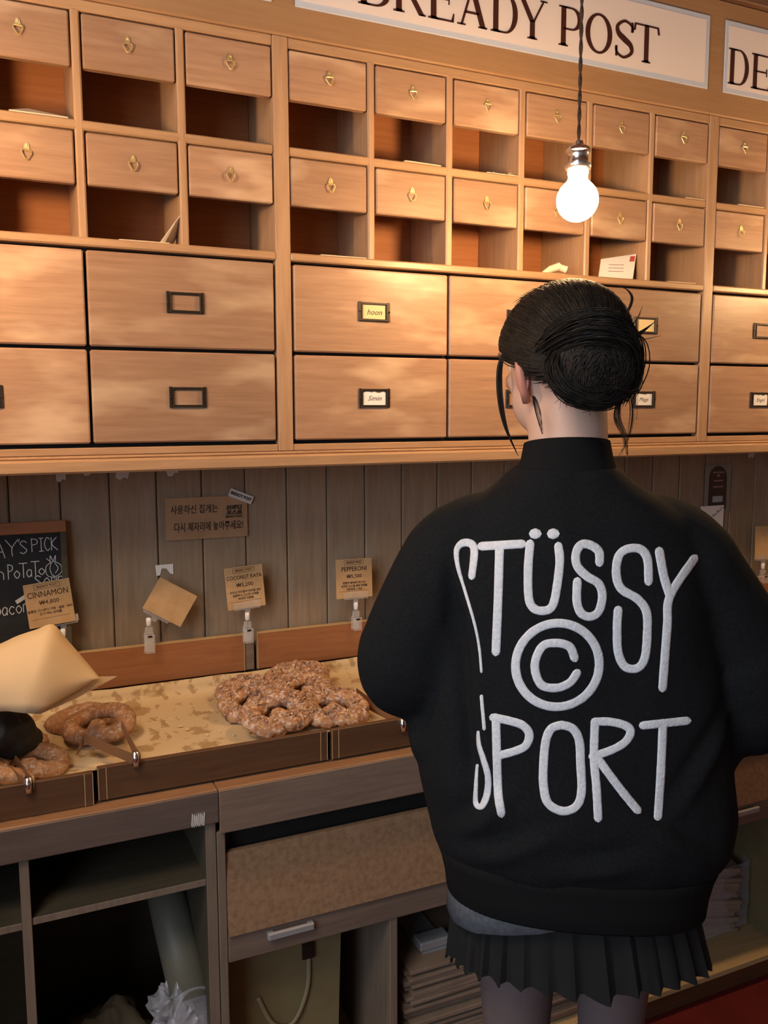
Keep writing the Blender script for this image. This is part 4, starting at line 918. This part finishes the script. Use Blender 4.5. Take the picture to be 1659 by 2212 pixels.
sd = o.modifiers.new('s', 'SOLIDIFY'); sd.thickness = .002; evaluated(o, False); smart(o, 30)
# grey t-shirt hem
rg = [sring(.80, .018, .004, .180, .131, 64, 2.4, .03, -.010), sring(.775, .012, .004, .182, .134, 64, 2.4, .028, .004), sring(.760, .010, .004, .184, .137, 64, 2.4, .014, .040)]
g = MB().loft(rg, caps=False)
g.v = [(x_, y_, z_ + .004 * noise.noise(Vector((x_ * 25, y_ * 25, 1)))) for x_, y_, z_ in g.v]
o = g.build('t_shirt_hem', M['tee'], wo, True); sd = o.modifiers.new('s', 'SOLIDIFY'); sd.thickness = .002; evaluated(o)
# jacket: torso and sleeves fused into one shell
J = MB()
tor = [(.795, .018, .196, .146, .028, -.012), (.812, .022, .212, .158, .028, -.012), (.840, .026, .223, .166, .026, -.010), (.89, .024, .230, .166, .02, -.006), (.95, .014, .232, .160, .01, 0), (1.03, .010, .226, .152, 0, 0), (1.12, .008, .218, .146, 0, 0), (1.21, .004, .208, .140, 0, 0),
       (1.28, 0, .190, .128, 0, 0), (1.325, -.001, .168, .112, 0, 0), (1.355, -.002, .134, .096, 0, 0), (1.380, -.003, .094, .080, 0, 0), (1.40, -.003, .070, .066, 0, 0)]
J.loft([sring(z, cx, .004, hw, hd, 48, 2.35, bk, sd_) for z, cx, hw, hd, bk, sd_ in tor])
J.tube(catmull([(-.088, 0, 1.314), (-.140, 0, 1.288), (-.178, .0, 1.235), (-.214, .004, 1.16), (-.228, .020, 1.105), (-.200, .09, 1.075), (-.150, .165, 1.072), (-.098, .235, 1.074)], 5),
       [.055 + .026 * min(1, i / 8) if i < 18 else (.083 if i < 22 else max(.048, .083 - .0028 * (i - 22))) for i in range(36)], 18)
J.tube(catmull([(.088, 0, 1.312), (.144, 0, 1.284), (.190, .0, 1.225), (.240, .002, 1.14), (.275, .016, 1.055), (.262, .09, 1.045), (.190, .185, 1.062), (.118, .255, 1.072)], 5),
       [.055 + .026 * min(1, i / 8) if i < 16 else (.090 if i < 22 else max(.048, .090 - .0031 * (i - 22))) for i in range(36)], 18)
J.ball((.215, .01, .985), (.055, .06, .065), 16, 12); J.ball((-.19, .0, 1.0), (.045, .06, .055), 16, 12)
o = fuse(J, 'jacket', M['jacket'], wo, .0065, 10, .5)
def fold(x_, y_, z_):
    """soft folds of thick wool"""
    d = .0045 * noise.noise(Vector((x_ * 9, y_ * 9, z_ * 7))) + .0025 * noise.noise(Vector((x_ * 22, y_ * 18, z_ * 10 + 4)))
    if y_ < .02:
        d += -.016 * math.exp(-((x_ + .172 - .10 * (1.2 - z_)) / .012) ** 2) * max(0, min(1, (1.30 - z_) / .1)) * max(0, min(1, (z_ - .93) / .08))
        d += .010 * math.exp(-((x_ + .155 - .10 * (1.2 - z_)) / .012) ** 2) * max(0, min(1, (1.30 - z_) / .1)) * max(0, min(1, (z_ - .93) / .08)) * 0.3
        for cx_, cz_, a_, ln_ in ((-.10, .885, .5, .06), (.12, .90, -.6, .07), (.02, .87, .15, .05), (.17, 1.0, .9, .07), (-.13, .93, .9, .05)):
            u_ = (x_ - cx_) * math.cos(a_) + (z_ - cz_) * math.sin(a_); v_ = -(x_ - cx_) * math.sin(a_) + (z_ - cz_) * math.cos(a_)
            d += .007 * math.exp(-(v_ / .013) ** 2 - (u_ / ln_) ** 2) - .005 * math.exp(-((v_ - .024) / .013) ** 2 - (u_ / ln_) ** 2)
    return d
me = o.data; nm = [v.normal.copy() for v in me.vertices]
for v, nn in zip(me.vertices, nm): v.co += nn * fold(*v.co)
me.update()
bvh = BVHTree.FromPolygons([v.co.copy() for v in me.vertices], [tuple(p.vertices) for p in me.polygons])
# ribbed hem, collar and cuffs
def ribbed(name, rings, nrib, amp):
    g = MB(); R2 = []
    for ring in rings:
        c = sum((Vector(p) for p in ring), Vector()) / len(ring); k = len(ring)
        R2.append([Vector(p) + (Vector(p) - c).normalized() * amp * (1 if i % 2 else -1) for i, p in enumerate(ring)])
    g.loft(R2, caps=False); o = g.build(name, M['rib'], wo, True); sd = o.modifiers.new('s', 'SOLIDIFY'); sd.thickness = .004; return evaluated(o)
ribbed('hem_band', [sring(z, .020, .004, hw, hd, 200, 2.35, .029, -.014) for z, hw, hd in ((.738, .186, .140), (.742, .190, .144), (.770, .193, .146), (.795, .199, .149), (.812, .205, .154))], 100, .0006)
ribbed('collar', [sring(z, -.004, cy, hw, hd, 120, 2.1, bk) for z, cy, hw, hd, bk in ((1.378, .004, .088, .078, 0), (1.392, .004, .072, .068, .003), (1.410, .005, .0655, .062, .006), (1.428, .007, .062, .059, .009), (1.434, .008, .061, .058, .010), (1.433, .008, .057, .054, .010), (1.41, .006, .058, .056, .006))], 60, .0005)
for p0, p1 in (((-.118, .205, 1.073), (-.080, .258, 1.075)), ((.142, .226, 1.069), (.100, .279, 1.073))):
    g = MB(); g.tube([p0, Vector(p0).lerp(Vector(p1), .5), p1], [.047, .041, .036], 24); g.build('cuff', M['rib'], wo, True)
# chenille lettering laid on the back of the jacket
LET = {'S1': [[(-0.1551, 1.2658), (-0.1525, 1.3025), (-0.164, 1.3104), (-0.1747, 1.3019), (-0.1734, 1.2793), (-0.1634, 1.2455), (-0.1515, 1.2053), (-0.1445, 1.1716), (-0.1411, 1.1377)]], 'T1': [[(-0.1423, 1.3055), (-0.0906, 1.3084)], [(-0.1194, 1.3054), (-0.1204, 1.238), (-0.1224, 1.1646)]], 'U': [[(-0.0798, 1.3084), (-0.0817, 1.2791), (-0.0811, 1.2453), (-0.0778, 1.2286), (-0.0691, 1.2206), (-0.0558, 1.2205), (-0.0481, 1.2286), (-0.0437, 1.252), (-0.0408, 1.2851), (-0.043, 1.3052)]], 'S2': [[(0.0111, 1.2837), (0.0095, 1.2984), (-0.0022, 1.3069), (-0.0136, 1.307), (-0.0199, 1.2954), (-0.0177, 1.2789), (-0.0047, 1.2654), (0.0106, 1.2555), (0.0159, 1.2389), (0.0116, 1.2185), (0.0003, 1.2117), (-0.0114, 1.2167), (-0.0172, 1.2322), (-0.0173, 1.2587)]], 'S3': [[(0.0758, 1.2584), (0.073, 1.2885), (0.063, 1.3013), (0.0467, 1.3013), (0.0356, 1.2916), (0.0332, 1.2684), (0.0405, 1.2487), (0.0621, 1.2351), (0.0741, 1.2183), (0.0763, 1.1916), (0.0744, 1.1572), (0.0651, 1.1422), (0.0485, 1.1441), (0.0387, 1.1642), (0.0365, 1.1979), (0.0371, 1.2203)]], 'Y': [[(0.0883, 1.2982), (0.0955, 1.2651), (0.1044, 1.2387)], [(0.1339, 1.2883), (0.1044, 1.2387), (0.1022, 1.1978), (0.0991, 1.1149)]], 'C': [[(-0.0185, 1.1562), (-0.0255, 1.1713), (-0.0433, 1.1763), (-0.0615, 1.1714), (-0.0708, 1.1463), (-0.0624, 1.1204), (-0.0421, 1.1153), (-0.0244, 1.1222), (-0.0149, 1.1354)]], 'S4': [[(-0.1407, 1.1041), (-0.1393, 1.0889), (-0.1365, 1.0595)], [(-0.1445, 1.055), (-0.1431, 1.0364), (-0.1373, 1.0177), (-0.1308, 0.9931), (-0.1318, 0.9677), (-0.1391, 0.9507), (-0.1466, 0.9553), (-0.1468, 0.9801), (-0.1453, 1.0087)]], 'P': [[(-0.1213, 1.0748), (-0.1195, 1.0273), (-0.1169, 0.9709), (-0.1121, 0.9408)], [(-0.1244, 1.0748), (-0.1034, 1.0703), (-0.0854, 1.0639), (-0.0765, 1.0517), (-0.0806, 1.0363), (-0.0941, 1.0286), (-0.1163, 1.0222)]], 'O': [[(-0.0336, 1.0644), (-0.0471, 1.0593), (-0.0541, 1.0426), (-0.0566, 1.011), (-0.056, 0.9799), (-0.0493, 0.9551), (-0.0297, 0.9439), (-0.0118, 0.9504), (-0.0048, 0.9706), (-0.007, 1.0109), (-0.0096, 1.0425), (-0.0187, 1.0592), (-0.0336, 1.0644)]], 'R': [[(0.0107, 1.0687), (0.0108, 1.0173), (0.0149, 0.9797), (0.0186, 0.9339)], [(0.0107, 1.0687), (0.0298, 1.0687), (0.0509, 1.0635), (0.0586, 1.0545), (0.0516, 1.0404), (0.034, 1.0295), (0.0089, 1.0206)], [(0.0138, 1.0205), (0.0319, 0.9953), (0.0506, 0.9705), (0.0714, 0.9449)]], 'T2': [[(0.075, 1.0634), (0.1327, 1.0697)], [(0.1014, 1.0666), (0.1008, 0.9951), (0.0992, 0.9357)]]}
Lo = Vector((-.27, -1.24, 0))
def on_back(x_, z_, off):
    q = Vector((x_, -.14, z_)); d = Vector((q.x - Lo.x, q.y - Lo.y, (z_ - 1.48))).normalized()
    hit = bvh.ray_cast(q - d * .25, d, .5)
    if hit[0] is None: hit = (q, -d, 0, 0)
    n_ = hit[1] if hit[1].dot(d) < 0 else -hit[1]
    return hit[0] + n_ * off
def letter_stroke(pts, wd):
    g = MB(); P_ = catmull([(a, 0, c) for a, c in pts], 9) if len(pts) > 2 else [Vector((pts[0][0] + (pts[1][0] - pts[0][0]) * k / 14, 0, pts[0][1] + (pts[1][1] - pts[0][1]) * k / 14)) for k in range(15)]
    closed = (Vector((pts[0][0], 0, pts[0][1])) - Vector((pts[-1][0], 0, pts[-1][1]))).length < 1e-5
    if not hasattr(wd, '__len__'): wd = [wd] * len(P_)
    rings = []; m_ = len(P_)
    def cross(p, t, wv, f):
        nn = Vector((-t.z, 0, t.x)); r_ = []
        for u_, hh in ((-1, -.0005), (-.95, .0010), (-.6, .0015), (0, .0016), (.6, .0015), (.95, .0010), (1, -.0005)):
            q = p + nn * u_ * wv / 2; r_.append(on_back(q.x, q.z, hh * f - .0002 * (1 - f)))
        return r_
    for i, p in enumerate(P_):
        a, c = (P_[i - 1], P_[i + 1]) if 0 < i < m_ - 1 else ((P_[-2], P_[1]) if closed else (P_[max(i - 1, 0)], P_[min(i + 1, m_ - 1)]))
        t = (c - a).normalized(); wv = wd[min(i, len(wd) - 1)] * (1 + .05 * noise.noise(p * 140))
        if i == 0 and not closed:
            for k in (2, 1): rings.append(cross(p - t * wv * .5 * math.sin(k * .75), t, wv * math.cos(k * .75), .7))
        rings.append(cross(p, t, wv, 1))
        if i == m_ - 1 and not closed:
            for k in (1, 2): rings.append(cross(p + t * wv * .5 * math.sin(k * .75), t, wv * math.cos(k * .75), .7))
    g.loft(rings, close=False, caps=False); return g
LW = .0118
for key, strokes in LET.items():
    g = MB()
    for q, st_ in enumerate(strokes):
        wd = LW
        if key == 'S1': wd = [.0095 + .001 * min(1, i / 10) if i < 22 else max(.0036, .0105 - .00028 * (i - 18)) for i in range(80)]
        if key == 'S4': wd = .0048 if q == 0 else [(.0035 + .0055 * math.sin(PI * min(1, i / 70))) for i in range(80)]
        if key == 'O': wd = .0122
        k = letter_stroke(st_, wd); g.add(k.v, k.f)
        if key == 'C': pass
    g.build('jacket_letter', M['felt'], wo, True)
for dx, dz in ((-.0734, 1.3217), (-.05, 1.3216)):
    g = letter_stroke([(dx - .0012, dz), (dx + .0012, dz)], .0142); g.build('jacket_letter', M['felt'], wo, True)
rp = [(-.0409 + .0553 * math.cos(2 * PI * k / 28), 1.1462 + .0568 * math.sin(2 * PI * k / 28)) for k in range(29)]; rp[-1] = rp[0]
letter_stroke(rp, .0122).build('jacket_emblem_ring', M['felt'], wo, True)

# hair: cap, combed strands, bun, loose locks
HRAD = Vector((.0875, .109, .094)); HCC = HC + HR @ Vector((0, -.014, .010))
def on_head(d, k=1.0):
    d = Vector(d).normalized(); return HCC + HR @ Vector((d.x * HRAD.x * k, d.y * HRAD.y * k, d.z * HRAD.z * k))
def hair_line(phi):
    """lowest elevation of the hair at azimuth phi (0 = face, pi = nape), head frame"""
    c = math.cos(phi); return math.radians(30 if c > .75 else (12 if c > .45 else (-8 if c > .0 else (-28 if c > -.35 else -46))))
def smooth_line(phi): return sum(hair_line(phi + k * .09) for k in range(-4, 5)) / 9
g = MB(); rg = []
for j in range(20):
    ring = []
    for k in range(72):
        ph = 2 * PI * k / 72; lo = smooth_line(ph); el = lo + (PI / 2 * .985 - lo) * j / 19
        d = Vector((math.sin(ph) * math.cos(el), math.cos(ph) * math.cos(el), math.sin(el))); kk = .955 + .014 * noise.noise(d * 3.0) + (.03 if j > 0 else -.03)
        ring.append(on_head(d, kk))
    rg.append(ring)
g.loft(rg); g.build('hair', M['hair'], wo, True)
BC = Vector((.012, -.086, 1.538))                      # bun centre
bd = HR.inverted() @ (BC - HCC); bd = Vector((bd.x / HRAD.x, bd.y / HRAD.y, bd.z / HRAD.z)).normalized()
def slerp(a, b_, t):
    om = math.acos(max(-1, min(1, a.dot(b_)))); s_ = math.sin(om)
    return a if s_ < 1e-4 else (a * math.sin((1 - t) * om) + b_ * math.sin(t * om)) / s_
rnd = random.Random(5); g = MB()
for _ in range(2400):
    ph = rnd.uniform(0, 2 * PI); lo = smooth_line(ph); el = lo + rnd.uniform(-.06, .10) + (rnd.random() ** 1.5) * 1.0
    a = Vector((math.sin(ph) * math.cos(el), math.cos(ph) * math.cos(el), math.sin(el))).normalized(); k0 = rnd.uniform(1.0, 1.035); n_ = rnd.random() * 10
    pts = []
    for i in range(11):
        t = i / 10; d = slerp(a, bd, t * rnd.uniform(.92, .96) if i == 10 else t * .94)
        d += Vector((noise.noise(d * 3 + Vector((n_, 0, 0))), noise.noise(d * 3 + Vector((0, n_, 0))), noise.noise(d * 3 + Vector((0, 0, n_))))) * .05 * math.sin(PI * t)
        pts.append(on_head(d, k0 + .012 * math.sin(PI * t)))
    g.tube(pts, [.0004] + [.0008] * 9 + [.0006], 3)
for _ in range(900):                                      # crown
    ph = rnd.uniform(-1.7, 1.7); el = rnd.uniform(.85, 1.5)
    a = Vector((math.sin(ph) * math.cos(el), math.cos(ph) * math.cos(el), math.sin(el))).normalized(); k0 = rnd.uniform(.99, 1.03); pts = []
    for i in range(9): pts.append(on_head(slerp(a, bd, -.05 + i / 8 * .70), k0 + .010 * math.sin(PI * i / 8)))
    g.tube(pts, [.0003] + [.0008] * 7 + [.0003], 3)
for _ in range(260):                                      # short hairs catching the light on the crown
    ph = rnd.uniform(-1.5, 1.5); el = rnd.uniform(.95, 1.5)
    a = Vector((math.sin(ph) * math.cos(el), math.cos(ph) * math.cos(el), math.sin(el))); p = on_head(a, 1.02); q = on_head(a + Vector((rnd.uniform(-.15, .15), .25, 0)), rnd.uniform(1.06, 1.11))
    g.tube([p, p.lerp(q, .5) + Vector((0, 0, .002)), q], [.0006, .0005, .0002], 3)
for _ in range(60):                                       # fine hairs at the nape
    ph = PI + rnd.uniform(-.75, .75); a = Vector((math.sin(ph) * math.cos(-.72), math.cos(ph) * math.cos(-.72), math.sin(-.72))); p = on_head(a, 1.0)
    g.tube([p, p + Vector((rnd.uniform(-.006, .006), .004, -.012)), p + Vector((rnd.uniform(-.012, .012), .012, -.018 - .02 * rnd.random()))], [.0006, .0005, .0002], 3)
o = g.build('hair_strands', M['hair'], wo, True); o['kind'] = 'stuff'
bu = MB(); BR = Vector((.048, .034, .053)); bu.ball(BC, BR * .97, 24, 16)
for _ in range(1300):                                      # strands wrapped around the bun at loose, crossing angles
    ax = Vector((rnd.gauss(.35, .34), -1, rnd.gauss(.12, .34))).normalized(); e1 = ax.cross(Vector((0, .2, 1))).normalized(); e2_ = ax.cross(e1)
    th = math.acos(1 - rnd.random() * 1.15); p0 = rnd.uniform(0, 2 * PI); tw = rnd.uniform(1.3, 3.0); kk = rnd.uniform(.97, 1.07); pts = []
    for i in range(11):
        a = p0 + tw * i / 10; th2 = th + .22 * math.sin(i / 10 * PI + p0)
        d = ax * math.cos(th2) + (e1 * math.cos(a) + e2_ * math.sin(a)) * math.sin(th2)
        pts.append(BC + Vector((d.x * BR.x, d.y * BR.y, d.z * BR.z)) * (kk + .04 * math.sin(PI * i / 10)))
    bu.tube(pts, [.0003] + [.0008] * 9 + [.0004], 3)
for _ in range(300):
    o_ = Vector((rnd.gauss(0, .006), rnd.gauss(0, .004), rnd.gauss(0, .007)))
    P_ = catmull([BC + Vector(p) + o_ * k_ for p, k_ in (((-.070, .052, .010), .6), ((-.050, .004, .034), 1.0), ((-.014, -.034, .050), 1.2), ((.030, -.026, .040), 1.2), ((.052, .004, .004), 1.0), ((.040, .012, -.036), .9))], 4)
    bu.tube(P_, [.0003] + [.0009] * (len(P_) - 2) + [.0003], 3)
for _ in range(300):
    o_ = Vector((rnd.gauss(0, .006), rnd.gauss(0, .004), rnd.gauss(0, .0045)))
    P_ = catmull([BC + Vector(p) + o_ * k_ for p, k_ in (((-.040, .010, .030), .6), ((-.054, -.010, -.006), 1.0), ((-.036, -.020, -.036), 1.0), ((.006, -.018, -.046), .8), ((.044, -.006, -.028), .7))], 4)
    bu.tube(P_, [.0003] + [.0009] * (len(P_) - 2) + [.0003], 3)
for _ in range(70):
    d = Vector((rnd.gauss(.3, .7), rnd.gauss(-.4, .5), rnd.gauss(.3, .7))).normalized(); p = BC + Vector((d.x * BR.x, d.y * BR.y, d.z * BR.z)); t_ = d.cross(Vector((rnd.gauss(0, 1), rnd.gauss(0, 1), rnd.gauss(0, 1)))).normalized()
    bu.tube([p, p + t_ * .012 + d * .005, p + t_ * .026 + d * rnd.uniform(.004, .012)], [.0005, .0004, .0002], 3)
bu.build('hair_bun', M['hair'], wo, True)
def lock(pts, nst, spread, r0, name='hair_lock'):
    g = MB()
    for _ in range(nst):
        o_ = Vector((rnd.uniform(-1, 1), rnd.uniform(-1, 1), rnd.uniform(-.3, .3))) * spread; e_ = rnd.uniform(.80, 1.0); P_ = catmull(pts, 6); m_ = max(4, int(len(P_) * e_))
        P_ = [p + o_ * (math.sin(PI * min(1, i / m_ * .9 + .1))) for i, p in enumerate(P_[:m_])]
        g.tube(P_, [r0 * (1 - .75 * i / m_) for i in range(m_)], 3)
    o = g.build(name, M['hair'], wo, True); return o
lock([(-.086, .052, 1.575), (-.0965, .052, 1.545), (-.0955, .050, 1.497), (-.086, .046, 1.452), (-.066, .040, 1.408)], 40, .0040, .0010)
lock([(-.064, -.052, 1.500), (-.058, -.058, 1.475), (-.050, -.056, 1.445)], 12, .004, .0006)
lock([(.048, -.04, 1.597), (.064, -.038, 1.612), (.0725, -.036, 1.632), (.066, -.034, 1.645), (.052, -.032, 1.651)], 16, .0020, .0010)
lock([(.040, -.085, 1.565), (.060, -.085, 1.575), (.076, -.083, 1.586), (.092, -.080, 1.598)], 34, .0042, .0012)
lock([(.045, -.085, 1.567), (.070, -.082, 1.573), (.104, -.078, 1.580)], 8, .002, .0007)
lock([(.050, -.06, 1.59), (.072, -.058, 1.600), (.082, -.056, 1.622)], 5, .003, .0005)
lock([(.060, -.03, 1.53), (.078, -.028, 1.49), (.076, -.026, 1.445), (.058, -.026, 1.405)], 9, .004, .0006)
lock([(.058, -.04, 1.50), (.055, -.042, 1.47), (.066, -.042, 1.445), (.072, -.040, 1.415)], 16, .0045, .0007)
lock([(.072, -.02, 1.57), (.085, -.02, 1.52), (.088, -.02, 1.46)], 5, .003, .0005)
lock([(.030, -.115, 1.51), (.058, -.10, 1.505), (.072, -.085, 1.520), (.070, -.07, 1.55)], 26, .005, .0010)
tag(wo, 'woman seen from behind in a black lettered jacket, pleated skirt and tights', 'person')

# ---------------------------------------------------------------- the person at the left edge: gloved hand holding a paper
sp = empty('person', (-1.42, -.62, 0), -.55)
spm = sp.matrix_world.copy(); bpy.context.view_layer.update(); inv = sp.matrix_world.inverted()
wr = inv @ Vector((-.790, -.150, .936)); b = MB()
b.tube([(0, 0, 1.38), (0, .012, 1.52)], [.058, .056], 16); head_parts(b, (0, .03, 1.60), Matrix.Rotation(-.3, 3, 'Z'))
sh = Vector((.17, .02, 1.34)); el = sh.lerp(wr, .5) + Vector((.02, -.04, -.10))
b.tube([sh, sh.lerp(el, .5), el, el.lerp(wr, .45), wr, wr + (wr - el).normalized() * .03], [.05, .044, .038, .036, .026, .025], 12)
b.tube([(-.17, .02, 1.34), (-.21, .0, 1.18), (-.22, .02, 1.06), (-.20, .10, .93), (-.19, .13, .85)], [.05, .044, .038, .034, .025], 12)
finger_hand(b, (-.19, .13, .85), (0, .2, -1), (-1, 0, 0), (0, 1, 0), 1.0, .4)
fuse(b, 'body', M['skin'], sp, .007, 5)
g = MB(); fw_ = (wr - el).normalized(); upv = (inv.to_3x3() @ Vector((0.1, -.5, .85))).normalized(); sdv = fw_.cross(upv) * -1
finger_hand(g, wr + fw_ * .004, fw_ + Vector((0, 0, -.18)), upv, sdv, 1.34, 1.25); g.ball(wr + fw_ * .066 + Vector((0, 0, -.012)), (.046, .046, .046), 16, 10)
g.tube([wr + fw_ * .008, wr + fw_ * .045], [.034, .042], 14)
fuse(g, 'glove', M['glove'], sp, .005, 5)
g = MB(); g.loft([sring(z, 0, .01, hw, hd, 40) for z, hw, hd in ((.92, .19, .13), (1.1, .18, .125), (1.28, .20, .125), (1.36, .14, .09), (1.40, .07, .065))])
g.tube([sh + Vector((-.05, 0, .02)), sh.lerp(el, .5), el], [.062, .06, .055], 14); g.tube([(-.12, .02, 1.36), (-.21, .0, 1.18), (-.22, .02, 1.06)], [.062, .06, .055], 14)
fuse(g, 'shirt', M['shirt'], sp, .008, 6)
g = MB(); g.loft([sring(.95, 0, .01, .19, .13, 40), sring(.82, 0, .01, .20, .135, 40)])
for s_ in (-1, 1): g.tube([(s_ * .095, .01, .86), (s_ * .095, .02, .47), (s_ * .10, 0, .07)], [.095, .075, .065], 16)
fuse(g, 'trousers', M['trouser'], sp, .010, 6)
for s_ in (-1, 1):
    g = MB(); g.tube([(s_ * .10, -.06, .035), (s_ * .10, .06, .034), (s_ * .10, .18, .026)], [.036, .042, .024], 12, .8); g.build('shoe', M['shoe'], sp, True)
g = MB(); R_ = Matrix.Rotation(-.3, 3, 'Z'); g.ball(Vector((0, .03, 1.60)) + R_ @ Vector((0, -.022, .018)), (.084, .100, .092), 20, 14, R_); g.build('hair', M['hair'], sp, True)
tag(sp, 'person at left edge, only a black-gloved hand over the pretzels showing', 'person')
# the sheet of paper in that hand: a curved, folded bag sheet
C0 = [(-.800, -.150, 1.085), (-.765, -.135, 1.083), (-.732, -.130, 1.094), (-.700, -.125, 1.101), (-.672, -.120, 1.106), (-.650, -.115, 1.075), (-.626, -.108, 1.040), (-.600, -.100, 1.000)]
C1 = [(-.800, -.190, .985), (-.775, -.195, .985), (-.755, -.200, .985), (-.738, -.205, .982), (-.722, -.205, .978), (-.700, -.195, .972), (-.668, -.165, .978), (-.590, -.098, .994)]
rg = []
for j in range(9):
    f = j / 8; row = []
    for a, c in zip(C0, C1):
        p = Vector(a).lerp(Vector(c), f); p.y -= .018 * math.sin(PI * f); row.append(p)
    rg.append(catmull(row, 4))
o = MB().loft(rg, close=False, caps=False).build('paper_sheet', M['sheet'], None, True)
sd = o.modifiers.new('s', 'SOLIDIFY'); sd.thickness = .0012; evaluated(o)
tag(o, 'curved tan paper sheet held in the black-gloved hand', 'paper')
fp = sheet('under_leaf', M['sheet'], [(-.705, -.170, .962), (-.640, -.122, .966), (-.562, -.075, .984), (-.61, -.10, .996)], .0012); tag(fp, 'lower leaf of folded tan paper at the fingers of the glove', 'paper')
